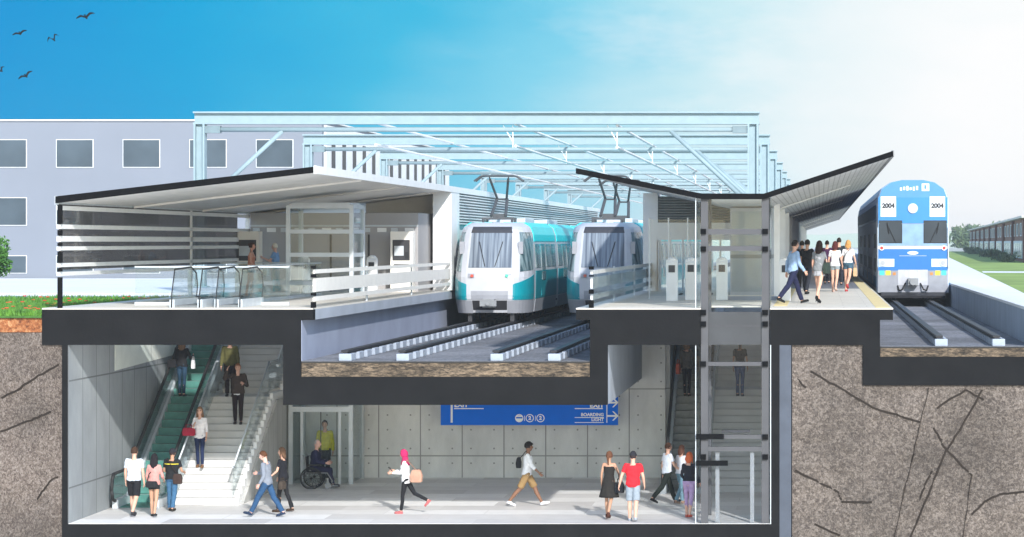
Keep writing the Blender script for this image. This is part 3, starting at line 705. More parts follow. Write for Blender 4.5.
# upper ends of two escalators arriving on the left platform
def esc_head(x, y, label):
    t = thing('escalator', (x, y, 0.0), label, 'escalator', 'escalator heads on the platform')
    for sx in (-.5, .5):
        MB().prismx([(-1.2,.0),(-1.2,.3),(-.9,.92),(.8,.96),(1.35,.8),(1.45,.5),(1.3,.2),(1.3,0)], sx-.012, sx+.012).build('glass_panel', GLASSB, t)
        MB().path([(sx,-1.25,.0),(sx,-1.22,.35),(sx,-.92,.96),(sx,.8,1.0),(sx,1.36,.84),(sx,1.5,.5),(sx,1.35,.18)], .022).build('handrail', BLACK, t, smooth=True)
        MB().box(sx-.09, sx+.09, -1.2, 1.3, 0, .2).build('skirt', SILV, t)
    MB().box(-.41, .41, -1.2, 1.3, .0, .05).build('comb_plate', ESC, t)
    return t
h1 = esc_head(-16.25, 4.2-.9, 'escalator head with black handrail inside the left pavilion'); h1.location = (-15.95, 1.6, .002); h1.scale.x = .7
h2 = esc_head(-14.5, 1.8, 'steel escalator head nearer the two talking people'); h2.location = (-14.95, 1.9, .002); h2.scale.x = .6
for h in (h1,): pass

# ------------------------------------------------------------------ the blue sign
SB = mat('sign_blue', (.003,.15,.75), .7, var=.02, spec=.05); SW = mat('sign_white', (.9,.92,.94), .8, var=0, spec=.05)
ys = 11.6
sx0, sx1 = PX(441, ys), PX(618, ys); sz0, sz1 = PZ(425, ys), PZ(394, ys)
sg = thing('direction_sign', (sx0, ys, sz0), 'long blue hanging direction sign with white lettering and arrows', 'sign')
MB().box(0, sx1-sx0, -.06, .06, 0, sz1-sz0).build('board', SB, sg)
for x in (1.0, 4.0): MB().cone((x,0,sz1-sz0),(x,0,-2.48-sz0),.02).build('hanger', SILV, sg)
def sp(px, py): return (PX(px,ys)-sx0, PZ(py,ys)-sz0)
def srect(px0, px1, py0, py1, n='rule'):
    a, b = sp(px0, py1), sp(px1, py0); MB().box(a[0], b[0], -.07, -.061, a[1], b[1]).build(n, SW, sg)
srect(451,453,397,422.5); srect(454.5,484,408,408.9); srect(575,603,408,408.9); srect(575,604,417,417.7); srect(575,604,422,422.7); srect(606.6,607.5,397,422.5)
def st(s, px, py, size, n='lettering', bold=.008, al='CENTER'):
    x, z = sp(px, py); return text(s, size, n, SW, sg, (x, -.066, z), bold=bold, align=al)
st('EXIT', 454.5, 404.8, .2, al='LEFT'); st('EXIT', 604, 405.2, .2, al='RIGHT')
st('BOARDING', 604, 414.6, .13, al='RIGHT', bold=.004); st('LIGHT', 604, 419.6, .13, al='RIGHT', bold=.004)
def arrow(px, py, s=.17):
    x, z = sp(px, py)
    MB().box(x-s, x+s*.9, -.072, -.062, z-.025, z+.025).prism([(x+s,z),(x+.15*s,z+.8*s),(x-.1*s,z+.8*s),(x+.6*s,z),(x-.1*s,z-.8*s),(x+.15*s,z-.8*s)], -.073, -.0625).build('arrow', SW, sg)
arrow(613, 402.5); arrow(613, 415.8)
def ring(px, py, r, inner):
    x, z = sp(px, py); b = MB(); n = 28
    def pt(rr, i, y): a = 2*math.pi*i/n; return (x+rr*math.cos(a), y, z+rr*math.sin(a))
    for i in range(n):
        v = [b.bm.verts.new(pt(*q)) for q in ((r,i,-.07),(r,i+1,-.07),(r*.8,i+1,-.07),(r*.8,i,-.07))]; b.bm.faces.new(v)
    b.build('ring', SW, sg); inner(x, z)
def face1(x, z):
    b = MB(); n = 20
    b.prism([(x+.095*math.cos(a), z-.01+.095*math.sin(a)) for a in [math.pi+math.pi*i/n for i in range(n+1)]], -.072, -.062)
    b.prism([(x+.09*math.cos(a), z+.035+.05*math.sin(a)) for a in [math.pi*i/n for i in range(n+1)]], -.072, -.062).build('symbol', SW, sg)
def two(x, z): text('2', .15, 'symbol', SW, sg, (x, -.066, z), bold=.008)
ring(519.5, 418, .12, face1); ring(530, 418, .12, two); ring(540.7, 418, .12, two)
srect(524.6,525.1,415.5,420.8); srect(535.4,535.9,415.5,420.8)

# ------------------------------------------------------------------ trams
HW = 1.33
def rake(h):
    K = [(.3,.25),(.9,0),(1.65,.02),(1.9,.12),(3.4,.72),(3.55,.95),(3.66,1.3)]
    for (a,b),(c,d) in zip(K, K[1:]):
        if h <= c: return b+(d-b)*max(0,(h-a))/(c-a)
    return K[-1][1]
def wid(h):
    K = [(.3,.94),(1.0,1.0),(1.9,1.0),(3.2,.93),(3.5,.86),(3.66,.7)]
    for (a,b),(c,d) in zip(K, K[1:]):
        if h <= c: return b+(d-b)*max(0,(h-a))/(c-a)
    return K[-1][1]
def F(u, h, off=0):
    a = abs(u); sg_ = 1 if u >= 0 else -1
    if a <= .6: x = a/.6*.84; y = .1*(a/.6)**2; n = (0.1*x,-1)
    else:
        t = (a-.6)/.4; x = .84+(HW-.84)*math.sin(t*math.pi/2)**.9; y = .1+1.5*(1-math.cos(t*math.pi/2))*.75+.375*t; n = (.85,-.5) if t < .8 else (1,-.1)
    return (sg_*(x*wid(h)+n[0]*off), y+rake(h)+n[1]*off, h)
def nose_patch(u0, u1, hlo, hhi, off, name, m, parent, nu=10, nh=8, smooth=True):
    hl = hlo if callable(hlo) else (lambda u: hlo); hh = hhi if callable(hhi) else (lambda u: hhi)
    b = MB(); V = {}
    for i in range(nu+1):
        u = u0+(u1-u0)*i/nu
        for j in range(nh+1):
            h = hl(u)+(hh(u)-hl(u))*j/nh; V[i,j] = b.bm.verts.new(F(u,h,off))
            V[i,j,1] = b.bm.verts.new(F(u,h,off-.03))
    for i in range(nu):
        for j in range(nh):
            b.bm.faces.new((V[i,j],V[i+1,j],V[i+1,j+1],V[i,j+1]))
    for i in range(nu):
        for j in (0, nh): b.bm.faces.new((V[i,j],V[i+1,j],V[i+1,j,1],V[i,j,1]))
    for j in range(nh):
        for i in (0, nu): b.bm.faces.new((V[i,j],V[i,j+1],V[i,j+1,1],V[i,j,1]))
    return b.build(name, m, parent, smooth=False)
TW = bpy.data.materials.new('tram_side_glass'); TW.use_nodes = True
def glassy_windows(m, dark, light, sx, sy):
    nt = m.node_tree; b = nt.nodes['Principled BSDF']; tc = nt.nodes.new('ShaderNodeTexCoord'); mp = nt.nodes.new('ShaderNodeMapping'); mp.inputs['Scale'].default_value = (sx, sy, .2)
    nz = nt.nodes.new('ShaderNodeTexNoise'); nz.inputs['Scale'].default_value = 1.6; nz.inputs['Detail'].default_value = 3
    rp = nt.nodes.new('ShaderNodeValToRGB'); rp.color_ramp.elements[0].position = .38; rp.color_ramp.elements[1].position = .62
    rp.color_ramp.elements[0].color = (*dark,1); rp.color_ramp.elements[1].color = (*light,1)
    nt.links.new(tc.outputs['Object'], mp.inputs[0]); nt.links.new(mp.outputs[0], nz.inputs['Vector']); nt.links.new(nz.outputs['Fac'], rp.inputs[0]); nt.links.new(rp.outputs[0], b.inputs['Base Color'])
    b.inputs['Roughness'].default_value = .08; b.inputs['Specular IOR Level'].default_value = .7
glassy_windows(TW, (.04,.08,.09), (.28,.36,.37), 2.6, 2.6)
WS = bpy.data.materials.new('tram_windshield'); WS.use_nodes = True; glassy_windows(WS, (.1,.12,.15), (.26,.3,.34), 7, .02)
def make_tram(length=60):
    t = thing('tram', (0,0,0), 'x', 'tram', 'aqua and white trams')
    hs = [.35,.6,.9,1.3,1.65,1.9,2.3,2.8,3.2,3.4,3.5,3.58,3.66]; us = [-1+i/12 for i in range(25)]
    b = MB(); V = {}
    for j, h in enumerate(hs):
        for i, u in enumerate(us): V[i,j] = b.bm.verts.new(F(u,h))
        for e, u in ((-1,-1),(1,1)):
            p = F(u, h); V[e*100, j] = b.bm.verts.new((p[0], length, h))
    for j in range(len(hs)-1):
        for i in range(24): b.bm.faces.new((V[i,j],V[i+1,j],V[i+1,j+1],V[i,j+1]))
        b.bm.faces.new((V[-100,j],V[0,j],V[0,j+1],V[-100,j+1])); b.bm.faces.new((V[24,j],V[100,j],V[100,j+1],V[24,j+1]))
    J = len(hs)-1
    b.bm.faces.new([V[i,J] for i in range(25)]+[V[100,J],V[-100,J]]); b.bm.faces.new([V[i,0] for i in range(25)][::-1]+[V[-100,0],V[100,0]])
    b.build('body', LRW, t)
    nose_patch(-.53, .53, 2.0, 3.28, .02, 'windshield', WS, t)
    nose_patch(-.55, .55, 3.27, 3.5, .024, 'destination_display', mat('smoked_display', (.05,.05,.055), .12), t, 10, 2)
    for s in (-1, 1):
        nose_patch(s*.68, s*.97, (lambda u: 1.85+.25*(abs(u)-.68)), 3.3, .012, 'corner_window', TW, t, 6, 6)
        nose_patch(s*.56, s*1.0, .82, (lambda u: 1.38+ .36*((abs(u)-.56)/.44)), .015, 'aqua_cheek', AQUA, t, 10, 4)
        nose_patch(s*.45, s*.56, .85, 1.35, .016, 'aqua_corner', LRW, t, 3, 3)
        nose_patch(s*.44, s*1.0, .33, .8, .014, 'skirt', LRG, t, 10, 3)
        nose_patch(s*.37, s*.53, 1.62, 1.78, .02, 'headlight_housing', LRG, t, 4, 2)
        p = F(s*.42, 1.7, .03); o = circle_disc((p[0], p[1]-.02, p[2]), .055, .03).build('headlight', mat('red_lamp', (.6,.08,.05), .3) if s<0 else mat('green_lamp', (.1,.6,.4), .3), t)
    nose_patch(-.43, .43, .45, .8, .01, 'bumper_recess', DARKM, t, 6, 2)
    nose_patch(-.45, .45, .85, 1.15, .02, 'bumper', LRG, t, 6, 2)
    MB().box(-.2,.2,-.25,.3,.55,.85).box(-.28,.28,-.35,-.25,.6,.8).cone((0,-.42,.7),(0,-.2,.7),.08).build('coupler', GREYM, t)
    for s in (-1, 1): 
        MB().box(s*.72-.07, s*.72+.07, .5, 1.2, .02, .5).build('track_guard', DARKM, t)
        a = F(s*.12, 2.04, .04); c = F(s*.3, 2.95, .05); MB().cone(a, c, .014, n=6).build('wiper', BLACK, t)
        m_ = F(s*.66, 2.9, 0); MB().box(m_[0]+(0 if s>0 else -.16), m_[0]+(.16 if s>0 else 0), m_[1]-.15, m_[1]-.05, 2.5, 2.95).build('mirror', LRG, t)
    # sides in three cars with dark bellows
    cars = [(2.3, 9.4), (10.1, 18), (18.7, 27), (27.7, 40), (40.7, 59)]
    for s in (-1, 1):
        for a, c in cars:
            def strip(h0, h1, off, name, m, y0=a, y1=c):
                q0, q1 = F(s, h0, 0), F(s, h1, 0)
                v = [(q0[0]+s*off,y0,h0),(q0[0]+s*off,y1,h0),(q1[0]+s*off,y1,h1),(q1[0]+s*off,y0,h1)]; w = [(q0[0]-s*.02,y0,h0),(q0[0]-s*.02,y1,h0),(q1[0]-s*.02,y1,h1),(q1[0]-s*.02,y0,h1)]
                b = MB(); b.loft([v, w]); return b.build(name, m, t)
            strip(.82, 1.86, .015, 'aqua_panel', AQUA)
            rb_ = MB(); hh_ = (2.95,3.2,3.4,3.5,3.58,3.655); Q_ = [F(s,h,0) for h in hh_]
            V_ = [[rb_.bm.verts.new((q[0]+s*dx, yy, q[2]+dz)) for q in Q_]+[rb_.bm.verts.new((s*.2, yy, 3.67+dz))] for yy in (a,c) for dx, dz in ((.02,.012),(-.03,-.02))]
            for i_ in range(len(Q_)): rb_.bm.faces.new((V_[0][i_],V_[0][i_+1],V_[2][i_+1],V_[2][i_])); rb_.bm.faces.new((V_[0][i_],V_[0][i_+1],V_[1][i_+1],V_[1][i_]))
            rb_.build('aqua_roof_panel', AQUAL, t)
            strip(.33, .78, .012, 'skirt', LRG)
            y = a+.1
            while y < c-1.0:
                dr = int((y-a)/1.75) % 3 == 1
                w = strip(.9 if dr else 1.98, 2.86, .022, 'door' if dr else 'side_window', AQUA if dr else TW, y, y+1.5)
                if dr: q = strip(1.5, 2.8, .03, 'door_pane', TW, y+.15, y+1.35); q.parent = w
                y += 1.75
    for a, c in zip(cars, cars[1:]):
        MB().prism([(-HW*.97,.6),(HW*.97,.6),(HW*.98,2.0),(HW*.9,3.3),(HW*.7,3.68),(-HW*.7,3.68),(-HW*.9,3.3),(-HW*.98,2.0)], a[1]+.1, c[0]-.1).build('bellows', BLACK, t)
    for y in (3.4, 9.75, 18.4, 27.4, 38):
        bg = MB().box(-1.05, 1.05, y-1.1, y+1.1, .3, .5).build('bogie', DARKM, t)
        for s in (-1, 1):
            for dy in (-.75, .75): MB().cone((s*.68, y+dy, .3), (s*.8, y+dy, .3), .3, n=18).build('wheel', RAILM, bg)
    for y0, y1 in ((4.6, 7.6), (12, 16)): MB().box(-.7,.7,y0,y1,3.6,3.85).build('roof_unit', LRW, t, bevel=.04)
    return t
PGM = mat('pantograph_steel', (.07,.075,.08), .5, spec=.3)
def pantograph(parent, y, z0=3.66, zt=5.42):
    p = MB(); p.box(-.55,.55,y-.5,y-.42,z0+.12,z0+.2).box(-.55,.55,y+.42,y+.5,z0+.12,z0+.2)
    for sx in (-.5,.5):
        for sy in (-.46,.46): p.cone((sx,y+sy,z0-.05),(sx,y+sy,z0+.14),.05)
    p.box(-.2,.2,y-.3,y+.3,z0+.16,z0+.34)
    o = p.build('pantograph_base', PGM, parent)
    a = MB(); ke = (0, y+.9, z0+.85); 
    for sx in (-.18,.18): a.cone((sx*1.4, y-.3, z0+.25), (sx, y+.75, z0+.9), .055)
    for sx in (-.16,.16): a.cone((sx, y+.75, z0+.9), (sx*2, y-.1, zt-.12), .042)
    a.cone((-.18,y+.75,z0+.9),(.18,y+.75,z0+.9),.035).build('pantograph_arm', PGM, o)
    b = MB()
    for dy in (-.28, .12): b.path([(-.85,y+dy,zt-.2),(-.62,y+dy,zt-.02),(-.5,y+dy,zt),(.5,y+dy,zt),(.62,y+dy,zt-.02),(.85,y+dy,zt-.2)], .036, 6)
    for sx in (-.33,.33): b.cone((sx,y-.28,zt),(sx,y+.12,zt),.02); b.cone((sx,y-.1,zt-.14),(sx,y-.1,zt),.02)
    b.build('contact_bow', PGM, o)
tr1 = make_tram(); tr1.location = (-11.22, 23.2, ZT+.27); tr1.scale.z = .93
tr2 = copy_tree(tr1); tr2.location = (-7.42, 23.6, ZT+.27); tr2.scale.z = .93
tr1['label'] = 'aqua and white tram beside the grey platform wall, seen whole between the two platforms'
tr2['label'] = 'aqua and white tram half hidden behind the fence of the middle platform'
pantograph(tr1, 2.8); pantograph(tr2, 2.6); pantograph(tr2, 9.0)

# ------------------------------------------------------------------ double deck coach
def make_coach():
    t = thing('double_deck_train', (3.75, 40, ZR+.27), 'blue and silver double deck train standing at the right platform', 'train')
    hb = .32; Wd = 1.46; top = 4.95-.02
    def sect(ws=1, dz=0): return [(-Wd*ws,hb),(Wd*ws,hb),(Wd*ws,3.9),(Wd*.97*ws,4.15),(Wd*.88*ws,4.5+dz),(Wd*.62*ws,4.76+dz),(Wd*.3*ws,4.86+dz),(-Wd*.3*ws,4.86+dz),(-Wd*.62*ws,4.76+dz),(-Wd*.88*ws,4.5+dz),(-Wd*.97*ws,4.15),(-Wd*ws,3.9)]
    b = MB(); P = sect()
    b.loft([[(x*.965,-.0,z if z > 1 else z) for x, z in P], [(x,.12,z) for x, z in P], [(x,52,z) for x, z in P]]); b.build('body', COACHG, t)
    cz = 4.15
    # cap
    cap = [p for p in P if p[1] >= 4.14]
    MB().prism([(x*.97,z) for x, z in cap]+[], -.02, .3).build('roof_cap', BLUE1, t)
    MB().loft([[(x*1.008, y, z+.01) for x, z in P if z > 4.1] for y in (.3, 52)]).build('roof', BLUE1, t)
    e = .0
    def fr(x0,x1,z0,z1,n,m,d=.03,bev=0,par=t): return MB().box(x0,x1,-d,.05,z0,z1).build(n, m, par, bevel=bev)
    fr(-1.4,1.4,3.1,4.16,'blue_panel',BLUE2,.028)
    fr(-1.4,1.4,2.2,3.1,'window_band',mat('coach_pale_blue', (.2,.33,.47), .3),.026)
    fr(-1.4,1.4,2.08,2.2,'white_stripe',WHITE,.032)
    fr(-1.41,1.41,1.2,2.08,'deep_blue_panel',BLUE3,.03)
    fr(-1.41,1.41,.32,1.2,'bumper_panel',mat('coach_bumper_grey', (.25,.26,.29), .5),.034)
    fr(-.6,.6,.62,1.24,'coupler_panel',mat('coach_light_grey', (.42,.43,.46), .4),.045)
    c_ = MB().box(-.2,.2,-.5,0,.62,.9).cone((0,-.62,.76),(0,-.4,.76),.14).build('coupler', GREYM, t)
    for x0,x1,z0,z1 in ((-.3,-.22,.98,1.18),(-.12,.02,.94,1.2),(.06,.16,.98,1.14),(.22,.28,.92,1.2)): fr(x0,x1,z0,z1,'coupler_marking',WHITE,.052)
    for s in (-1,1):
        fr(s*1.3-.0 if s<0 else .68, -.68 if s<0 else 1.3, 3.38, 4.2, 'number_plate', mat('number_plate_white', (.72,.75,.8), .4), .036)
        text('2004', .25, 'number', BLACK, t, (s*.99,-.04,3.82), bold=.014)
        w = fr(-1.34 if s<0 else .46, -.46 if s<0 else 1.34, 2.34, 3.2, 'window', WIN, .04, .0)
        MB().box((-1.34 if s<0 else .46)-.03, (-.46 if s<0 else 1.34)+.03, -.034,-.0, 2.31, 3.23).build('window_seal', BLACK, w)
        circle_disc((s*1.26,-.03,2.12), .1, .05).build('marker_lamp_ring', WHITE, t); circle_disc((s*1.26,-.08,2.12), .065, .01).build('marker_lamp', mat('red_marker', (.5,.03,.03), .3), t)
        fr(s*1.38 if s<0 else .75, -.75 if s<0 else 1.38, 1.36, 1.68, 'lamp_plate', mat('lamp_plate_pale', (.6,.68,.76), .3), .036)
        circle_disc((s*1.22,-.04,1.52), .14, .03).build('headlight', SILV, t); circle_disc((s*1.22,-.07,1.52), .09, .01).build('headlight_lens', mat('lens_grey', (.35,.38,.42), .1), t)
        for k, m in enumerate((mat('teal_square', (.05,.5,.5), .4), mat('yellow_square', (.75,.6,.05), .4), mat('orange_square', (.5,.2,.05), .4))):
            x = s*(1.25-.25*k) if s<0 else s*(1.25-.25*k); z = .06 if k==2 else .1
            fr(x-z, x+z, 1.02, 1.02+2*z*.95, 'step_square', m, .04)
    o = circle_disc((0,-.03,3.72), .2, .05, 24, 1.0); o.build('roof_lamp', SILV, t)
    for x0,x1,z0,z1 in ((.36,.66,4.42,4.72),): fr(x0,x1,z0,z1,'emblem',WHITE,.025)
    fr(.46,.54,4.5,4.66,'emblem_mark',BLUE1,.03)
    for k in range(6): fr(-.52+k*.13,-.44+k*.13,4.44+.02*(k%2),4.56+.03*(k%3),'roof_marking',WHITE,.025)
    el = MB(); n=24; el.prism([(.17*math.cos(a)*1.3,1.92+.07*math.sin(a)) for a in [2*math.pi*i/n for i in range(n)]], -.036,-.028).build('logo', WHITE, t)
    MB().box(-.12,.12,-.042,-.037,1.895,1.915).build('logo_stroke', BLUE3, t)
    MB().box(-.55,.55,-.036,-.03,1.795,1.81).build('logo_line', SILV, t)
    for z in (1.2, 2.205, 3.1): MB().box(-1.4,1.4,-.037,-.03,z-.008,z+.008).build('panel_seam', GREYM, t)
    for s in (-1,1):
        MB().path([(s*1.42,-.03,1.3),(s*1.42,-.1,1.35),(s*1.42,-.1,2.9),(s*1.42,-.03,2.95)], .018).build('grab_rail', SILV, t)
        MB().cone((s*.7,-.06,2.36),(s*1.0,-.07,3.0),.014,n=6).cone((s*.96,-.08,2.7),(s*1.04,-.08,3.14),.02,n=6).build('wiper', BLACK, t)
        MB().path([(s*.3,-.08,.7),(s*.42,-.25,.45),(s*.55,-.15,.4),(s*.62,-.05,.6)], .03).build('air_hose', BLACK, t)
    MB().prismx([(-.35,.2),(-.02,.34),(.1,.34),(.1,.18),(-.3,.1)], -1.3, 1.3).build('snow_plough', DARKM, t)
    # sides
    for s in (-1,1):
        x = s*Wd
        MB().box(x, x+s*.012, .25, 52, 3.2, 3.88).build('upper_stripe', BLUE1, t)
        MB().box(x, x+s*.012, .25, 52, .5, .95).build('lower_stripe', BLUE1, t)
        y = 1.2; k = 0
        while y < 50:
            MB().box(x, x+s*.022, y, y+.95, 3.3, 3.85).build('upper_window', WIN, t)
            if k % 5 == 2: MB().box(x, x+s*.03, y-.1, y+1.6, .6, 2.6).build('door', mat('coach_door', (.45,.5,.56), .3), t)
            else:
                MB().box(x, x+s*.022, y, y+.8, 2.1, 2.7).build('middle_window', WIN, t) if k % 5 in (0,1) else None
                MB().box(x, x+s*.022, y, y+.8, 1.15, 1.7).build('lower_window', WIN, t)
            y += 2.5; k += 1
    for y in (3, 14, 24, 38):
        bg = MB().box(-1.15,1.15,y-1.2,y+1.2,.2,.33).build('bogie', DARKM, t)
        for s in (-1,1):
            for dy in (-.9,.9): MB().cone((s*.67,y+dy,.4),(s*.8,y+dy,.4),.4,n=20).build('wheel', RAILM, bg)
    return t
make_coach()

# ------------------------------------------------------------------ brick building on the right
BRK = tiles('red_brick', (.2,.085,.06), (.26,.12,.085), (.3,.25,.22), 3, 1.0, .05, .85, rot=True)
bh = thing('brick_building', (24.7, 250, -.9), 'long low red brick building with white window bays beyond the lawn', 'building', rz=-math.atan(14.8/378))
Lb = 378
yn = 0
MB().box(.4, 40, 0, Lb, 0, 5.5).build('wall', mat('brick_red', (.2,.1,.07), .85, var=.25, scale=.3), bh)
MB().box(-.3, 41, -1, Lb+1, 5.5, 5.75).build('roof', mat('pale_roof_edge', (.6,.58,.56), .7), bh)
MB().box(5, 35, 2, Lb-4, 5.75, 6.3).build('roof_top', mat('roof_grey', (.35,.35,.36), .8), bh)
BG = mat('pale_green_glazing', (.35,.42,.38), .15, var=.3, scale=.2)
for k in range(9):
    a = 6+k*41; 
    f = MB().box(0, .41, a, a+30, .5, 2.7).build('window_bay', SILV, bh)
    for j in range(4): MB().box(-.06, .0, a+1+j*6.6, a+6.4+j*6.6, (.7), 2.4).build('pane', BG, f)
for k in range(30):
    a = 4+k*12.3
    f = MB().box(.3, .41, a, a+4.6, 3.3, 5.0).build('window', SILV, bh); MB().box(.25, .3, a+.4, a+4.2, 3.45, 4.85).build('pane', WIN, f)
for k in range(9): MB().box(.0, .39, 2+k*41, 4+k*41, 0, 5.4).build('buttress', mat('brick_red2', (.13,.06,.045), .85), bh)

# ------------------------------------------------------------------ plants
LEAF = bpy.data.materials.new('leaf_green'); LEAF.use_nodes = True
def leafmat(m, c0, c1, sc):
    nt = m.node_tree; b = nt.nodes['Principled BSDF']; tc = nt.nodes.new('ShaderNodeTexCoord'); nz = nt.nodes.new('ShaderNodeTexNoise'); nz.inputs['Scale'].default_value = sc; nz.inputs['Detail'].default_value = 3
    rp = nt.nodes.new('ShaderNodeValToRGB'); rp.color_ramp.elements[0].position = .4; rp.color_ramp.elements[1].position = .6; rp.color_ramp.elements[0].color = (*c0,1); rp.color_ramp.elements[1].color = (*c1,1)
    nt.links.new(tc.outputs['Object'], nz.inputs['Vector']); nt.links.new(nz.outputs['Fac'], rp.inputs[0]); nt.links.new(rp.outputs[0], b.inputs['Base Color']); b.inputs['Roughness'].default_value = .6
leafmat(LEAF, (.03,.1,.015), (.1,.26,.04), 5)
LEAF2 = bpy.data.materials.new('distant_leaf'); LEAF2.use_nodes = True; leafmat(LEAF2, (.05,.09,.04), (.12,.17,.07), .3)
BARK = mat('bark', (.12,.08,.05), .9)
def leaves(n, rx, rz, zc, size, seed, clumps=14):
    rnd = random.Random(seed); b = MB(); C = []
    for _ in range(clumps):
        a = rnd.uniform(0,6.28); r = rnd.random()**.5; C.append((rx*.75*r*math.cos(a), rx*.75*r*math.sin(a), zc+rz*rnd.uniform(-.75,.75)*(1-.4*r), rnd.uniform(.25,.5)*rx))
    for i in range(n):
        c = rnd.choice(C); v = Vector((rnd.gauss(0,1),rnd.gauss(0,1),rnd.gauss(0,1))).normalized()*c[3]*rnd.uniform(.5,1.05)
        p = Vector(c[:3])+v; q = Vector((rnd.uniform(-1,1),rnd.uniform(-1,1),rnd.uniform(-1,1))).normalized()*size*rnd.uniform(.6,1.3); w = q.orthogonal().normalized()*size*.45
        b.bm.faces.new([b.bm.verts.new(x) for x in (p-q, p+w, p+q, p-w)])
    return b
def plant(x, y, z, h, rx, n, size, label, name='shrub', cat='shrub', m=LEAF, seed=1, group=None):
    t = thing(name, (x,y,z), label, cat, group)
    tk = MB(); tk.cone((0,0,0),(0,.02,h*.55),h*.035,h*.015)
    for k in range(5):
        a = k*1.3; tk.cone((0,0,h*(.25+.05*k)),(rx*.6*math.cos(a),rx*.6*math.sin(a),h*(.55+.07*k)),h*.015,h*.005,6)
    tk.build('trunk', BARK, t); leaves(n, rx, h*.38, h*.6, size, seed).build('crown', m, t)
plant(-26.55, 17.5, -.22, 2.2, .9, 3800, .07, 'bright green leafy shrub at the end of the flower strip', seed=4)
for i, (x, y, h, rx, lb) in enumerate(((47, 760, 13, 9, 'hazy tree just past the far end of the brick building'), (38, 800, 10, 8, 'small hazy tree nearest the blue train'), (56, 700, 15, 9, 'tallest hazy tree behind the brick building end'),
                          (36, 900, 12, 12, 'pale wide tree far beyond the lawn'), (66, 620, 14, 8, 'hazy tree rising over the brick roof'))):
    plant(x, y, -.9, h*.55, rx*.7, 1500, .9, lb, 'tree', 'tree', LEAF2, 20+i, 'distant trees')
for i in range(9):
    yb = 262+i*36; plant(24.7+.0392*(yb-250)-1.6, yb, -.89, 1.0+.2*(i%3), 1.3, 500, .22, ('dark', 'pale', 'round')[i%3]+' bush number %d along the brick wall' % (i+1), 'bush', 'bush', LEAF2, 50+i, 'bushes along the brick building')
# hills far away
hb_ = MB(); pr = [(-900+25*i, 7.5+4*noise.noise(Vector((i*.35,3,1)))+1.5*math.sin(i*.11)) for i in range(90)]
hb_.prism([(-900,-2)]+pr+[(-900+25*89,-2)], 1150, 1200)
kind(hb_.build('hills', mat('far_hill', (.3,.36,.32), .9)), 'structure')

# ------------------------------------------------------------------ birds
def bird(px, py, wpx, roll, flap, label, y=120):
    s = 40*S(y); sp_ = wpx/s; t = MB(); x, z = (px-820)/s, EYE-(py-242)/s
    t.loft([[(a*.0+r*math.cos(q), l, r*math.sin(q)) for q in [k*math.pi/3 for k in range(6)]] for l, r, a in ((-.32*sp_,.01,0),(-.22*sp_,.05*sp_,0),(.0,.06*sp_,0),(.2*sp_,.03*sp_,0),(.34*sp_,.05*sp_,0),(.36*sp_,.01,0))])
    for sx in (-1,1):
        P = [(0,.12,.0),(.25,.14,flap*.5),(.42,.02,flap*.35),(.52,-.12,flap*.1)]; Q = [(0,-.13,0),(.25,-.1,flap*.5),(.42,-.1,flap*.35),(.5,-.18,flap*.1)]
        A = [t.bm.verts.new((sx*p[0]*sp_,-p[1]*sp_,p[2]*sp_)) for p in P]; B = [t.bm.verts.new((sx*p[0]*sp_,-p[1]*sp_,p[2]*sp_)) for p in Q]; C = [t.bm.verts.new((sx*p[0]*sp_,-p[1]*sp_,p[2]*sp_-.05)) for p in P]
        for i in range(3): t.bm.faces.new((A[i],A[i+1],B[i+1],B[i])); t.bm.faces.new((A[i],C[i],C[i+1],A[i+1])); t.bm.faces.new((B[i],B[i+1],C[i+1],C[i]))
    o = t.build('bird', mat('dark_plumage', (.008,.006,.006), .9, spec=.1)); o.location = (x, y, z); o.rotation_euler = (R(25), R(roll), R(20)); tag(o, label, 'bird', 'flying birds')
bird(86, 17, 18, -18, .35, 'dark bird flying highest in the sky'); bird(20, 33.5, 14, -20, .3, 'dark bird flying level with wings spread, left of the V winged one')
bird(54, 40, 12, -30, .9, 'dark bird with wings raised in a V'); bird(26, 76, 15, -32, .35, 'lowest of the dark birds'); bird(1.5, 71, 10, -50, .6, 'dark bird cut by the picture edge')
# ------------------------------------------------------------------ people
DG = bpy.context.evaluated_depsgraph_get
def remeshed(mb, vox, extra=None, smooth=3, fold=0):
    bmesh.ops.recalc_face_normals(mb.bm, faces=mb.bm.faces)
    me = bpy.data.meshes.new('tmp'); mb.bm.to_mesh(me); mb.bm.free()
    o = bpy.data.objects.new('tmp', me); COL.objects.link(o)
    md = o.modifiers.new('r', 'REMESH'); md.mode = 'VOXEL'; md.voxel_size = vox
    s = o.modifiers.new('s', 'SMOOTH'); s.factor = .5; s.iterations = smooth
    res = bpy.data.meshes.new_from_object(o.evaluated_get(DG())); bpy.data.objects.remove(o)
    if extra:
        bm = bmesh.new(); bm.from_mesh(res); e = bpy.data.meshes.new('e'); bmesh.ops.recalc_face_normals(extra.bm, faces=extra.bm.faces); extra.bm.to_mesh(e); extra.bm.free(); bm.from_mesh(e); bm.to_mesh(res); bm.free()
    if fold:
        import numpy as np
        n_ = len(res.vertices); co_ = np.empty(n_*3, 'f'); no_ = np.empty(n_*3, 'f'); res.vertices.foreach_get('co', co_); res.vertex_normals.foreach_get('vector', no_)
        c_ = co_.reshape(-1,3); x, y, z = c_[:,0], c_[:,1], c_[:,2]
        d_ = fold*(np.sin(31*x+2.2*np.sin(13*z+7*y)+4*y)*np.sin(19*z+3*np.sin(11*x+5*y))*.7+.4*np.sin(47*z+23*x+3*np.sin(17*y)))
        res.vertices.foreach_set('co', (c_+no_.reshape(-1,3)*d_[:,None]).ravel())
    for p in res.polygons: p.use_smooth = True
    return res
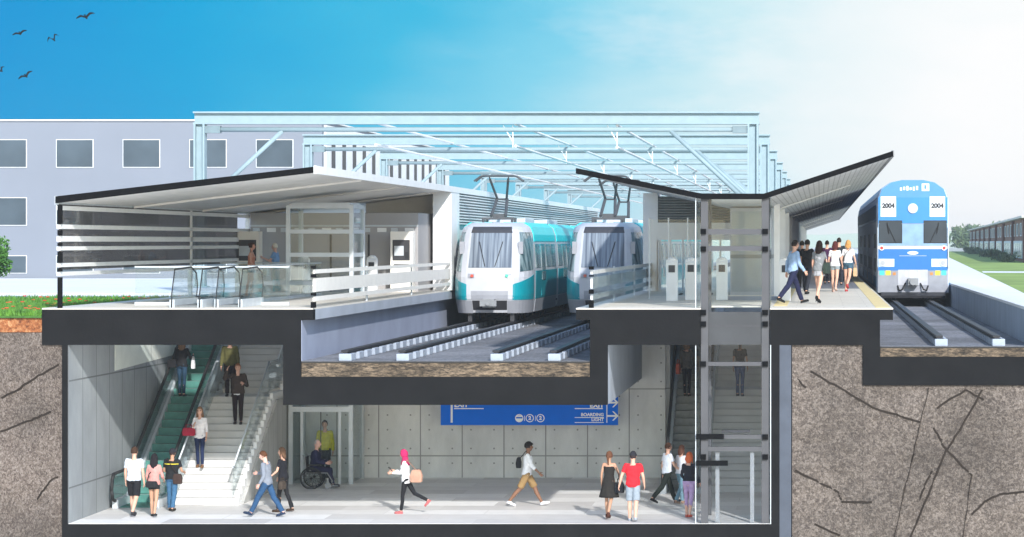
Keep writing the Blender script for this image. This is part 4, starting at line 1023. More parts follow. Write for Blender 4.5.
def mesh_obj(name, me, m, parent):
    o = bpy.data.objects.new(name, me); COL.objects.link(o); me.materials.clear(); me.materials.append(m); o.parent = parent; return o
CM = {}
def cloth(c, sc=14, var=.12):
    k = tuple(c)
    if k not in CM: CM[k] = mat('cloth_%d' % len(CM), c, .85, var=var, scale=sc, bump=.25, bscale=26, spec=.2)
    return CM[k]
def skinm(c):
    k = ('s',)+tuple(c)
    if k not in CM: CM[k] = mat('skin_%d' % len(CM), c, .5, var=.06, scale=6, spec=.3)
    return CM[k]
LIGHT = (.62,.36,.26); TAN = (.45,.25,.16); BROWN = (.2,.1,.06); PINKS = (.68,.4,.32)
def ell(c, rx, ry, ux, uy, n=20): return [c+ux*(rx*math.cos(2*math.pi*i/n))+uy*(ry*math.sin(2*math.pi*i/n)) for i in range(n)]
def person(label, loc, heading, H=1.75, th=(18,-14), kn=(6,22), lean=2, arms=((0,8,12),(0,8,12)), head=(0,0), female=False, skin=LIGHT,
           top=None, sleeve='short', top_hem=.0, legs=None, leg_len='long', skirt=None, dress=None, shoes=(.03,.03,.03), heels=False, hair='short', hairc=(.03,.02,.015),
           jacket=None, group=None, wide=1.0, sit=False, crossed=None):
    k = H/1.75
    root = thing('person', loc, label, 'person', group, rz=-R(heading))
    V = Vector; X = V((1,0,0))
    def dr(a): a = R(a); return V((0, math.sin(a), -math.cos(a)))
    hw = .088*k if not female else .082*k; sh = (.176 if not female else .155)*k*wide
    J = {}
    for i, s in ((0,-1),(1,1)):
        hip = V((s*hw,0,.92*k)); kne = hip+dr(th[i])*.44*k; an = kne+dr(th[i]-kn[i])*.41*k
        J['hip',i] = hip; J['kne',i] = kne; J['ank',i] = an
        fa = (th[i]-kn[i]); pitch = 0 if fa > -18 else (fa+18)*1.0
        if fa > 12 and th[i] > 12: pitch = 12
        if sit: pitch = 0
        fd = V((0, math.cos(R(pitch)), math.sin(R(pitch)))); up = V((0, -math.sin(R(pitch)), math.cos(R(pitch))))
        if heels: fd = (fd+V((0,0,-.35))).normalized(); up = V((0,-fd.z,fd.y))
        heel = an-up*.065*k-fd*.05*k; toe = heel+fd*.245*k*(1 if not female else .92)
        J['heel',i] = heel; J['toe',i] = toe; J['fd',i] = fd; J['up',i] = up
    low = min(min(J['heel',i].z, J['toe',i].z) for i in (0,1))-.012*k
    if sit: low = J['hip',0].z-.56
    off = V((0,0,-low))
    for q in list(J):
        if q[0] in ('hip','kne','ank','heel','toe'): J[q] = J[q]+off
    pel = V((0,0,.95*k))+off; l = R(lean); U = V((0, math.sin(l), math.cos(l))); Fw = V((0, math.cos(l), -math.sin(l)))
    nk = pel+U*.5*k
    hz = Matrix.Rotation(-R(head[0]),3,'Z') @ Matrix.Rotation(-R(lean*.5+head[1]),3,'X')   # head yaw (to the right), pitch down
    hc = nk+U*.07*k+hz@V((0,.015,.115))*k
    def hp_(x,y,z): return hc+hz@V((x,y,z))*k
    A = {}
    for i, s in ((0,-1),(1,1)):
        f, ab, el = arms[i][:3]; inn = arms[i][3] if len(arms[i]) > 3 else 0
        sj = pel+U*.455*k+X*s*sh
        u = V((s*math.sin(R(ab)), math.sin(R(f))*math.cos(R(ab)), -math.cos(R(f))*math.cos(R(ab))))
        fo = V((s*math.sin(R(ab*.3)), math.sin(R(f+el)), -math.cos(R(f+el))))
        fo = (fo - X*s*math.sin(R(inn))*1.0).normalized()
        e = sj+u*.29*k; w = e+fo*.25*k
        A[i] = (sj, e, w, fo)
    # torso rings: (height over pelvis, half width, half depth, forward shift)
    if female: T = [(-.10,.15,.1,-.0),(-.02,.172,.12,-.012),(.05,.155,.11,-.01),(.15,.122,.09,0),(.26,.135,.1,.01),(.33,.145,.115,.02),(.40,.15,.095,.005),(.45,.13,.075,0),(.485,.06,.055,0)]
    else: T = [(-.10,.15,.1,0),(-.02,.17,.12,-.01),(.06,.16,.115,0),(.16,.148,.1,0),(.28,.168,.118,.005),(.36,.178,.12,.005),(.42,.172,.1,0),(.46,.13,.08,0),(.49,.065,.06,0)]
    T = [(a, b*wide, c, d) for a, b, c, d in T]
    def torso(mb, infl, lo, hi, flare=0):
        rs = []
        P_ = [t for t in T if lo <= t[0] <= hi]
        if not P_ or P_[0][0] > lo+.01:
            t0 = min(T, key=lambda t: abs(t[0]-lo)); P_ = [(lo, t0[1]+flare, t0[2]+flare, t0[3])]+P_
        for a, b, c, d in P_: rs.append(ell(pel+U*a*k+Fw*d*k, (b+infl)*k, (c+infl)*k, X, Fw, 20))
        mb.loft(rs)
    b = MB(); torso(b, 0, -.1, .49)
    b.cone(nk-U*.04*k, nk+U*.1*k, .056*k if not female else .047*k, .052*k if not female else .043*k, 14)
    b.ball(hc, (.076*k,.092*k,.112*k), 20, 14, hz); b.ball(hp_(0,.03,-.055), (.056*k,.06*k,.06*k), 16, 10, hz)
    b.cone(hp_(0,.085,.025), hp_(0,.11,-.02), .011*k, .017*k, 8); b.ball(hp_(0,.105,-.02), .018*k, 8, 6)
    b.ball(hp_(0,.088,-.058), (.026*k,.01*k,.009*k), 8, 6)
    for s in (-1,1): b.ball(hp_(s*.077,-.005,-.005), (.014*k,.022*k,.032*k), 10, 8, hz)
    for i, s in ((0,-1),(1,1)):
        t1, t2, c1, c2 = (.086,.06,.058,.038) if not female else (.084,.053,.05,.033)
        b.cone(J['hip',i]+V((0,0,-.01)), J['kne',i], t1*k, t2*k, 14); b.ball(J['kne',i], t2*k, 12, 8); b.ball(J['hip',i], t1*1.02*k, 12, 8)
        md = J['kne',i]*.66+J['ank',i]*.34-V((0,.014*k,0)); b.cone(J['kne',i], md, t2*.93*k, c1*k, 14); b.cone(md, J['ank',i], c1*k, c2*k, 14); b.ball(J['ank',i], c2*1.05*k, 10, 8); b.ball(md, c1*k, 10, 8)
        fd, up = J['fd',i], J['up',i]
        b.cone(J['ank',i]-fd*.0, J['heel',i]+up*.03*k+fd*.03*k, c2*k, .036*k, 10); b.cone(J['heel',i]+fd*.03*k+up*.032*k, J['toe',i]-fd*.03*k+up*.022*k, .036*k, .03*k, 10); b.ball(J['toe',i]-fd*.03*k+up*.02*k, (.036*k,.035*k,.02*k), 10, 6)
        sj, e, w, fo = A[i]; a1, a2, a3 = (.05,.039,.026) if not female else (.04,.032,.022)
        b.ball(sj-X*s*.01, a1*1.15*k, 12, 8); b.cone(sj, e, a1*k, a2*k, 12); b.ball(e, a2*k, 10, 8); m2 = e*.7+w*.3; b.cone(e, m2, a2*k, a2*1.02*k, 12); b.cone(m2, w, a2*k, a3*k, 12)
        b.cone(nk-U*.05*k+X*s*.03*k, sj, .05*k, .045*k, 10)
        side = fo.cross(X*s).normalized()    # spread axis of the fingers
        nrm = side.cross(fo).normalized()
        b.cone(w-fo*.01, w+fo*.03*k, a3*k, .027*k, 8); M_ = Matrix((side, nrm, fo)).transposed(); b.ball(w+fo*.055*k, (.04*k,.017*k,.05*k), 12, 8, M_)
    ex = MB()
    for i, s in ((0,-1),(1,1)):
        sj, e, w, fo = A[i]; side = fo.cross(X*s).normalized(); palm = -X*s
        if side.y < 0: side = -side
        for q, (o_, ln) in enumerate(((.028,.072),(.01,.082),(-.009,.077),(-.027,.06))):
            p0 = w+fo*.075*k+side*o_*k; d1 = (fo+palm*.25+side*o_*1.5).normalized(); p1 = p0+d1*ln*.55*k; d2 = (fo*.75+palm*.6).normalized(); p2 = p1+d2*ln*.5*k
            ex.cone(p0, p1, .0098*k, .0088*k, 7); ex.ball(p1, .0088*k, 7, 5); ex.cone(p1, p2, .0088*k, .006*k, 7)
        p0 = w+fo*.025*k+side*.022*k; p1 = p0+(fo*.6+side*.7+palm*.2).normalized()*.045*k; p2 = p1+(fo*.9+side*.2+palm*.3).normalized()*.032*k
        ex.cone(p0, p1, .013*k, .0105*k, 7); ex.ball(p1, .0105*k, 7, 5); ex.cone(p1, p2, .0105*k, .007*k, 7)
    mesh_obj('body', remeshed(b, .0125, ex, 2), skinm(skin), root)
    # eyes
    e_ = MB()
    for s in (-1,1): e_.ball(hp_(s*.03,.083,.012), (.012*k,.006*k,.006*k), 8, 6, hz)
    e_.build('eyes', mat('eye_dark', (.03,.02,.02), .3), root)
    br_ = MB()
    for s in (-1,1): br_.ball(hp_(s*.031,.086,.034), (.017*k,.005*k,.004*k), 8, 5, hz)
    br_.build('eyebrows', cloth(hairc), root)
    # ---- legs
    if legs:
        b = MB(); torso(b, .012, -.1, .12)
        for i, s in ((0,-1),(1,1)):
            t1, t2, c1 = (.096,.073,.07) if not female else (.09,.06,.055)
            if leg_len == 'skinny': t2, c1 = t2*.92, c1*.95
            b.ball(J['hip',i], t1*1.03*k, 12, 8)
            if leg_len in ('long','skinny','crop'):
                end = .97 if leg_len != 'crop' else .55
                b.cone(J['hip',i], J['kne',i], t1*k, t2*k, 14); b.ball(J['kne',i], t2*k, 12, 8); e2 = J['kne',i].lerp(J['ank',i], end); md = J['kne',i].lerp(J['ank',i], .34)-V((0,.012*k,0))
                b.cone(J['kne',i], md, t2*k, c1*k, 14); b.ball(md, c1*k, 12, 8); b.cone(md, e2, c1*k, (.06 if leg_len == 'long' else .044)*k, 14)
            else:
                f = {'shorts': .92, 'short': .35, 'knee': 1.0}[leg_len]
                e2 = J['hip',i].lerp(J['kne',i], f); b.cone(J['hip',i], e2, t1*1.04*k, (t1*1.02 if f < .5 else t2*1.3)*k, 16)
        mesh_obj('trousers' if leg_len in ('long','skinny','crop') else 'shorts', remeshed(b, .014, fold=0 if leg_len == 'skinny' else .005), cloth(legs), root)
        if top_hem <= 0:
            pass
    def cone_skirt(z0, z1, r0, r1, col, name, folds=9):
        b = MB(); rs = []; n = 40
        mid = (J['kne',0]+J['kne',1])*.5
        for j in range(9):
            t = j/8; z = z0+(z1-z0)*t; c = pel+U*z*k if z > 0 else pel+V((0,0,z*k)); c = c+V((0,(mid.y)*min(1,t)*.35,0))
            r = r0+(r1-r0)*t; sp = 1+.35*abs(J['kne',0].y-J['kne',1].y)*t
            rs.append([c+V(((r+.012*t*math.sin(folds*a))*math.cos(a)*k, (r*.8*sp+.012*t*math.sin(folds*a))*math.sin(a)*k, 0)) for a in [2*math.pi*i/n for i in range(n)]])
        b.loft(rs); return b.build(name, cloth(col), root, smooth=True)
    if skirt: cone_skirt(.08, -skirt[1], .145, skirt[2], skirt[0], 'skirt')
    if dress:
        b = MB(); torso(b, .012, .05, .40 if sleeve == 'strap' else .46)
        for s in (-1,1): b.cone(pel+U*.38*k+X*s*.08*k+Fw*.09*k, pel+U*.475*k+X*s*.09*k, .014*k, .014*k, 8); b.cone(pel+U*.475*k+X*s*.09*k, pel+U*.36*k+X*s*.08*k-Fw*.09*k, .014*k, .014*k, 8)
        mesh_obj('bodice', remeshed(b, .014), cloth(dress[0]), root)
        cone_skirt(.14, -dress[1], .135, dress[2], dress[0], 'dress_skirt', 11)
    def upper(col, sl, infl, hem, name, v=.013, hi=.475):
        b = MB(); torso(b, infl, hem, hi, .006)
        for i, s in ((0,-1),(1,1)):
            sj, e, w, fo = A[i]; a1, a2, a3 = (.055,.046,.034) if not female else (.045,.038,.028)
            a1 += infl*.5-.003; a2 += infl*.5; a3 += infl*.6
            if sl != 'strap':
                b.cone(nk-U*.06*k+X*s*.04*k, sj, (.05+infl)*k, a1*k, 10); b.ball(sj-X*s*.008, a1*1.08*k, 12, 8)
                if sl == 'short': b.cone(sj, sj.lerp(e,.62), a1*k, a1*.98*k, 14)
                elif sl == 'mid': b.cone(sj, e, a1*k, a2*1.1*k, 14)
                elif sl == 'three': b.cone(sj, e, a1*k, a2*k, 14); b.ball(e, a2*k, 10, 8); b.cone(e, e.lerp(w,.45), a2*k, a2*.95*k, 14)
                else: b.cone(sj, e, a1*k, a2*k, 14); b.ball(e, a2*k, 10, 8); b.cone(e, e.lerp(w,.98), a2*k, a3*k, 14)
            else: b.cone(pel+U*.36*k+X*s*.085*k+Fw*.09*k, pel+U*.485*k+X*s*.09*k, .02*k, .02*k, 8); b.cone(pel+U*.485*k+X*s*.09*k, pel+U*.34*k+X*s*.085*k-Fw*.09*k, .02*k, .02*k, 8)
        return mesh_obj(name, remeshed(b, v, fold=.006), cloth(col), root)
    if top: upper(top, sleeve, .014, top_hem, {'short':'t_shirt','strap':'tank_top'}.get(sleeve,'shirt'), hi=.475 if sleeve != 'strap' else .38)
    if jacket: upper(jacket[0], jacket[1], .028, -.06, 'jacket')
    # ---- shoes
    for i in (0,1):
        b = MB(); fd, up = J['fd',i], J['up',i]; h, t = J['heel',i], J['toe',i]
        M_ = Matrix((X, fd, up)).transposed(); ln = (t-h).length
        b.ball(h+fd*ln*.3+up*.035*k, (.043*k,ln*.32,.04*k), 14, 8, M_); b.ball(h+fd*ln*.7+up*.025*k, (.048*k,ln*.34,.032*k), 14, 8, M_)
        b.loft([ell(h+fd*ln*.5+up*z, .045*k, ln*.55, X, fd, 16) for z in (-.008*k, .014*k)])
        if heels: b.cone(h+fd*.02+up*.02, V((h.x, h.y+.0, min(h.z,t.z)-.012*k)), .018*k, .009*k, 8)
        else: b.cone(h+fd*.055*k+up*.04*k, J['ank',i]+up*.0, .04*k, .043*k, 12)
        b.build('shoe', cloth(shoes, 20), root, smooth=True)
    # ---- hair
    hm = cloth(hairc, 25, .3)
    def cap(infl, keep, zcut=.05, ycut=.05):
        b = MB(); n, m = 24, 16; c = hp_(0,-.006,.008)
        b.ball((0,0,0), (.076+infl,.093+infl,.112+infl), n, m)
        for v in b.bm.verts:
            if v.co.y > ycut-.35*max(0,-v.co.z) and v.co.z < zcut or v.co.z < keep: v.co *= .78
            v.co += v.co.normalized()*.006*noise.noise(v.co*40)
            v.co = c+hz@(v.co*k)
        return b
    if hair == 'short': cap(.012, -.05).build('hair', hm, root, smooth=True)
    elif hair == 'bald': cap(.004, -.04, .1, -.02).build('hair', hm, root, smooth=True)
    elif hair == 'curly':
        b = cap(.02, -.03)
        rn = random.Random(3)
        for _ in range(60):
            d = V((rn.gauss(0,1), rn.gauss(-.4,1), abs(rn.gauss(.5,1)))).normalized(); b.ball(hp_(d.x*.09, d.y*.105, .03+d.z*.1), .022*k, 7, 5)
        b.build('hair', hm, root, smooth=True)
    elif hair in ('long','shoulder','pony','bun'):
        b = cap(.016, -.08 if hair in ('long','shoulder') else -.05)
        if hair in ('long','shoulder'):
            ln = .34 if hair == 'long' else .2
            rs = []
            for j in range(8):
                t = j/7; c = hp_(0,-.045,.03).lerp(hp_(0,-.06,.03-ln), t)-Fw*(.02*t)*k; wd = (.085+.02*math.sin(t*3))*k*(1-.45*max(0,t-.6)/.4)
                rs.append([c+X*wd*math.cos(a)*(1+.05*math.sin(5*a+t*9))+Fw*(.05-.01*t)*k*math.sin(a) for a in [2*math.pi*i/18 for i in range(18)]])
            b.loft(rs)
            for s in (-1,1): b.cone(hp_(s*.075,.0,.02), hp_(s*.085,.01,-.17), .022*k, .014*k, 8)
        if hair == 'pony': b.cone(hp_(0,-.1,.03), hp_(0,-.14,-.06), .03*k, .034*k, 10); b.cone(hp_(0,-.14,-.06), hp_(.01,-.12,-.24), .034*k, .008*k, 10)
        if hair == 'bun': b.ball(hp_(0,-.095,.06), .042*k, 12, 8)
        b.build('hair', hm, root, smooth=True)
    elif hair == 'cap':
        cap(.01, -.05).build('hair', hm, root, smooth=True)
        b = cap(.022, .005, .03, .2); b.loft([ell(hp_(0,.1,.035+z), .065*k, .07*k, X, Fw, 16) for z in (0,.01)]); b.build('hat', cloth((.02,.02,.025)), root, smooth=True)
    elif hair == 'hijab':
        b = MB(); n, m = 24, 16; b.ball((0,0,0), (.1,.115,.132), n, m)
        for v in b.bm.verts:
            if v.co.y > .075 and abs(v.co.z) < .085 and abs(v.co.x) < .055: v.co *= .68
            v.co = hp_(0,-.004,.004)+hz@(v.co*k)
        rs = [ell(nk+U*z*k+Fw*.005, r*k, r2*k, X, Fw, 20) for z, r, r2 in ((.1,.085,.08),(.02,.1,.09),(-.06,.15,.11),(-.13,.14,.12))]; b.loft(rs)
        b.loft([ell(pel+U*z*k+Fw*.105*k+X*.05*k, .045*k, .018*k, X, Fw, 10) for z in (.42,.2,0,-.1,-.14)])
        b.build('headscarf', hm, root, smooth=True)
    root['k'] = k
    del root['k']
    return root, A, J, pel, k
PPL = {}
def bag(name, label, per, local, size, col, strap=None, cat='bag', rot=0, handles=False):
    """a bag with flap, seams and strap; stands beside its carrier, world placement from the carrier's frame"""
    root = per[0]; Mw = Matrix.Translation(root.location) @ Matrix.Rotation(root.rotation_euler.z, 4, 'Z')
    w, d, h = size
    t = thing(name, Mw@Vector(local), label, cat, rz=root.rotation_euler.z+R(rot))
    b = MB(); b.loft([[Vector((x*fx, y*fy, z)) for x, y in ((-w/2,-d/3),(-w/2.4,-d/2),(w/2.4,-d/2),(w/2,-d/3),(w/2,d/3),(w/2.4,d/2),(-w/2.4,d/2),(-w/2,d/3))] for z, fx, fy in ((0,.8,.7),(.04*h,.95,.95),(h*.5,1.03,1.05),(h*.9,.9,.75),(h,.75,.4))])
    b.build('bag_body', cloth(col, 8), t, smooth=False)
    MB().loft([[Vector((x*w*.42, y*d*.2-.0, z)) for x, y in ((-1,-1),(1,-1),(1,1),(-1,1))] for z in (h, h*1.03)]).build('zip', DARKM, t)
    if handles:
        for s in (-1,1): MB().path([(-w*.25,s*d*.18,h*.95),(-w*.2,s*d*.1,h*1.35),(w*.2,s*d*.1,h*1.35),(w*.25,s*d*.18,h*.95)], .009, 6).build('handle', cloth([c*.6 for c in col], 8), t)
    if strap:
        Mi = (Matrix.Translation(t.location) @ Matrix.Rotation(t.rotation_euler.z, 4, 'Z')).inverted()
        MB().path([Mi@(Mw@Vector(p)) for p in strap], .011, 6).build('strap', cloth([c*.6 for c in col], 8), t)
    return t
def fl_(px, py, z): x, y = onfloor(px, py, z); return (x, y, z)
def st_(px, py, f):
    y = 0
    while y < 25:
        z = f(y)
        if 242+(EYE-z)*40*S(y) <= py: break
        y += .02
    return ((px-820)/(40*S(y)), y, f(y))
Zf = ZL+.011
NEUT = ((2,7,14),(-2,7,14))
P = {}
# concourse, by the stairs
P['tee'] = person('man seen from behind in a white T-shirt and black shorts before the left wall escalator', fl_(134,516,Zf), 6, 1.78, th=(14,-12), kn=(6,24), arms=((4,10,10),(-4,10,14)), skin=LIGHT, top=(.62,.68,.75), top_hem=-.07, legs=(.012,.012,.015), leg_len='shorts', shoes=(.03,.03,.035), hairc=(.05,.025,.015), wide=1.05)
P['pink'] = person('woman with long black hair, pink blouse and black shorts seen from behind', fl_(154,516.5,Zf), 3, 1.6, th=(8,-8), kn=(4,16), arms=((4,12,30),(6,14,55,10)), female=True, skin=TAN, top=(.55,.25,.22), sleeve='three', top_hem=-.08, legs=(.012,.012,.014), leg_len='short', shoes=(.02,.02,.02), hair='long', hairc=(.012,.01,.012))
P['blk'] = person('man in black shirt with a yellow shoulder stripe and blue jeans seen from behind', fl_(172,511,Zf), 10, 1.62, th=(6,-6), kn=(4,12), arms=((10,14,60,20),(10,14,65,10)), skin=TAN, top=(.015,.016,.018), top_hem=-.06, legs=(.045,.12,.22), shoes=(.03,.025,.02), hair='cap', hairc=(.03,.02,.02), wide=1.1)
z_ = P['blk'][0]; pk = P['blk']; sb_ = MB(); sb_.loft([ell(pk[3]+Vector((0,0,a*pk[4])), (.215)*pk[4], .16*pk[4], Vector((1,0,0)), Vector((0,1,0))) for a in (.37,.395)]); sb_.build('yellow_stripe', cloth((.6,.5,.05)), z_)
bag('shoulder_bag', 'brown bag on a strap across the back of the man in black shirt and jeans', P['blk'], (.2,-.1,.72), (.24,.1,.26), (.05,.03,.025), strap=[(.2,-.1,.95),(.05,-.15,1.2),(-.1,-.1,1.37),(-.12,.05,1.38)])
bag('waist_bag', 'black bag hanging at the hip of the woman in the pink blouse', P['pink'], (.0,-.2,.76), (.3,.1,.16), (.015,.015,.017), strap=[(-.13,-.18,.88),(-.1,-.1,1.1),(.1,.02,1.3)])
# on the left stair
P['sun'] = person('woman walking down the broad stair in white blouse, navy jeans and sunglasses', st_(200,474,lambda y: stair_z(y)), 178, 1.66, th=(14,-6), kn=(20,6), arms=((8,10,20),(10,8,115,22)), female=True, top=(.75,.72,.72), sleeve='three', top_hem=-.1, legs=(.015,.025,.07), leg_len='skinny', shoes=(.18,.09,.04), hair='long', hairc=(.2,.11,.06))
pk = P['sun']; gl_ = MB()
hcz = pk[3].z+.5*pk[4]+.07*pk[4]+.115*pk[4]
for s in (-1,1): gl_.ball((s*.032*pk[4], .1, hcz+.012), (.024,.01,.019), 12, 8)
gl_.box(-.02,.02,.1,.108,hcz+.012,hcz+.02).build('sunglasses', BLACK, pk[0])
bag('handbag', 'crimson red handbag hanging from the arm of the woman on the broad stair', P['sun'], (.28,.12,.88), (.34,.16,.22), (.35,.02,.045), handles=True)
P['brn'] = person('man in brown jacket over white shirt with raised arm, descending the stair below the landing', st_(238,428,lambda y: stair_z(y)), 172, 1.7, th=(12,-4), kn=(16,6), arms=((10,16,95,25),(70,40,120,30)), top=(.7,.7,.72), top_hem=-.1, legs=(.02,.012,.012), leg_len='skinny', jacket=((.05,.035,.028),'long'), shoes=(.05,.04,.04), hair='short', hairc=(.2,.08,.035))
P['oli'] = person('person in olive sweater and dark trousers standing on the stair landing', st_(230,397,lambda y: stair_z(y)), 174, 1.72, th=(3,-3), kn=(2,4), arms=((0,10,10),(2,10,12)), top=(.09,.085,.03), sleeve='long', top_hem=-.05, legs=(.02,.013,.014), shoes=(.03,.03,.03), hairc=(.03,.02,.015))
P['esc'] = person('woman in black with long brown hair riding the left wall escalator upwards', st_(182,397,lambda y: esc_z(y,3.9)), 8, 1.66, th=(4,-2), kn=(4,4), arms=((6,10,20),(20,14,85,10)), female=True, top=(.014,.014,.016), sleeve='long', top_hem=-.08, legs=(.02,.05,.09), leg_len='skinny', shoes=(.03,.03,.03), hair='long', hairc=(.14,.08,.045))
bag('shoulder_bag', 'black shoulder bag of the woman riding the left wall escalator', P['esc'], (-.27,-.08,.82), (.26,.12,.24), (.014,.014,.016), strap=[(-.25,-.08,1.05),(-.2,.0,1.4)])
bag('shopping_bag', 'white paper bag held by the woman riding the left wall escalator', P['esc'], (.27,.16,.78), (.1,.1,.26), (.75,.75,.77), handles=True)
# couple walking left
P['gry'] = person('man in grey sweater and blue jeans striding left with a jacket over his arm', fl_(267,517,Zf), -80, 1.74, th=(30,-22), kn=(4,12), lean=5, arms=((-10,10,40),(25,16,60,-20)), top=(.2,.22,.26), sleeve='long', top_hem=-.08, legs=(.025,.07,.15), shoes=(.02,.035,.07), hairc=(.09,.035,.015), head=(-10,16), skin=PINKS)
P['vst'] = person('person in black top and trousers walking beside the man in the grey sweater', fl_(283,512,Zf), -76, 1.68, th=(10,-10), kn=(6,12), arms=((10,16,40),(6,10,30)), female=True, top=(.012,.012,.016), top_hem=-.02, sleeve='short', legs=(.013,.013,.015), shoes=(.05,.03,.02), hair='shoulder', hairc=(.13,.07,.04))
bag('handbag', 'dark brown handbag carried beside the person in black near the grey sweater man', P['vst'], (-.3,-.12,.62), (.26,.12,.22), (.06,.045,.035), handles=True)
# wheelchair user and lift passenger
wl = fl_(318,488,Zf)
P['wch'] = person('grey haired man in navy suit sitting in a wheelchair facing right', (wl[0]-.1, wl[1], Zf), 88, 1.74, th=(84,84), kn=(78,70), lean=6, arms=((12,12,70,12),(12,12,70,12)), top=(.7,.7,.72), sleeve='long', top_hem=0, jacket=((.018,.02,.06),'long'), legs=(.018,.018,.05), shoes=(.02,.02,.03), hair='bald', hairc=(.4,.38,.37), skin=PINKS, sit=True)
wc = thing('wheelchair', (wl[0]-.1, wl[1], Zf), 'black manual wheelchair with large spoked wheels under the man in navy', 'wheelchair', rz=-R(88))
for s in (-1,1):
    wh = MB(); c = Vector((s*.3, -.05, .3)); n = 28
    for i in range(n):
        a, b2 = 2*math.pi*i/n, 2*math.pi*(i+1)/n
        wh.cone(c+Vector((0,.3*math.cos(a),.3*math.sin(a))), c+Vector((0,.3*math.cos(b2),.3*math.sin(b2))), .022, n=6)
        wh.cone(c+Vector((s*.035,.26*math.cos(a),.26*math.sin(a))), c+Vector((s*.035,.26*math.cos(b2),.26*math.sin(b2))), .009, n=5)
    for i in range(14): a = 2*math.pi*i/14; wh.cone(c, c+Vector((0,.29*math.cos(a),.29*math.sin(a))), .006, n=4)
    wh.cone(c-Vector((.04,0,0)), c+Vector((.04,0,0)), .035)
    wh.build('wheel', BLACK, wc)
    cs = MB(); cs.cone((s*.24-.02,.42,.09),(s*.24+.02,.42,.09),.09,n=18).box(s*.24-.015,s*.24+.015,.38,.44,.09,.3).build('caster', GREYM, wc)
    MB().path([(s*.25,-.3,.95),(s*.25,-.24,.92),(s*.25,-.2,.45),(s*.25,-.18,.3)], .014).path([(s*.25,-.2,.45),(s*.25,.4,.45),(s*.22,.55,.2)], .014).build('side_frame', GREYM, wc)
    MB().box(s*.27-.03,s*.27+.03,-.15,.22,.66,.7).build('armrest', BLACK, wc)
    MB().box(s*.13-.07,s*.13+.07,.5,.7,.07,.09).cone((s*.2,.5,.22),(s*.15,.56,.09),.012).build('footrest', GREYM, wc)
MB().box(-.24,.24,-.2,.26,.42,.46).build('seat', BLACK, wc); MB().box(-.24,.24,-.23,-.2,.46,.9).build('backrest', BLACK, wc)
P['yel'] = person('person in yellow sweater and dark trousers standing in the lift', (PX(325,11.6), 11.6, Zf), 178, 1.78, th=(5,-5), kn=(2,6), arms=((0,10,10),(-2,10,12)), top=(.6,.55,.03), sleeve='long', top_hem=-.05, legs=(.04,.045,.05), shoes=(.04,.04,.04), hairc=(.04,.02,.015))
# middle of the hall
P['hij'] = person('woman in raspberry headscarf and white top walking left while reading a phone', fl_(406,513.5,Zf), -86, 1.66, th=(10,-30), kn=(4,34), lean=2, arms=((14,10,75,6),(16,10,80,12)), female=True, top=(.72,.72,.72), sleeve='long', top_hem=-.12, legs=(.012,.012,.014), leg_len='skinny', shoes=(.45,.12,.12), hair='hijab', hairc=(.42,.02,.1), head=(0,12))
bag('shoulder_bag', 'tan shoulder bag of the woman in the raspberry headscarf', P['hij'], (-.12,-.3,.82), (.16,.3,.34), (.42,.24,.17), strap=[(-.1,-.3,1.13),(-.14,-.06,1.4),(-.12,.05,1.2)])
A_ = P['hij'][1][1]; ph_ = MB().box(-.035,.035,-.01,.01,-.07,.07).build('phone', BLACK); Mw = Matrix.Translation(P['hij'][0].location) @ Matrix.Rotation(P['hij'][0].rotation_euler.z,4,'Z')
ph_.location = Mw@(A_[2]+A_[3]*.11+Vector((0,.01,.035))); ph_.rotation_euler = (R(-50),0,P['hij'][0].rotation_euler.z); tag(ph_, 'black phone in the hand of the woman in the raspberry headscarf', 'phone')
P['crl'] = person('man with curly black hair, white shirt and khaki shorts walking right', fl_(527,506,Zf), 86, 1.76, th=(28,-26), kn=(2,14), lean=3, arms=((-14,8,16),(24,8,22)), top=(.75,.76,.78), sleeve='three', top_hem=-.06, legs=(.25,.16,.07), leg_len='shorts', shoes=(.65,.66,.68), hair='curly', hairc=(.012,.01,.01), skin=BROWN)
bag('sling_bag', 'black sling bag on the back of the curly haired man', P['crl'], (.02,-.22,1.02), (.3,.14,.28), (.015,.015,.017), strap=[(.0,-.18,1.28),(.03,-.02,1.47),(.0,.13,1.25)])
P['drs'] = person('woman in knee length black strap dress seen from behind holding hands', fl_(609,519,Zf), 12, 1.66, th=(8,-10), kn=(4,26), arms=((2,12,14),(2,24,10,-12)), female=True, skin=TAN, dress=((.02,.018,.016),.42,.27), sleeve='strap', shoes=(.08,.03,.02), heels=True, hair='pony', hairc=(.12,.05,.025))
bag('handbag', 'black handbag between the woman in the black dress and the man in red', P['drs'], (.3,-.08,.68), (.24,.14,.26), (.014,.016,.02), handles=True, strap=[(.3,-.08,.9),(.26,-.04,1.15),(.17,.0,1.36)])
P['red'] = person('man in bright red T-shirt, grey shorts and dark cap seen from behind', fl_(633,521,Zf), 2, 1.74, th=(6,-8), kn=(4,20), arms=((0,22,12,-8),(2,14,26)), skin=LIGHT, top=(.62,.02,.03), top_hem=-.1, legs=(.25,.29,.33), leg_len='shorts', shoes=(.35,.38,.42), hair='cap', hairc=(.03,.02,.02), wide=1.05)
P['whb'] = person('man in white T-shirt and black trousers walking towards the grey escalator', fl_(667,504,Zf), 60, 1.68, th=(22,-28), kn=(2,16), lean=3, arms=((-12,8,18),(20,8,30)), top=(.68,.7,.76), top_hem=-.08, legs=(.02,.025,.02), shoes=(.02,.02,.02), hairc=(.08,.035,.02))
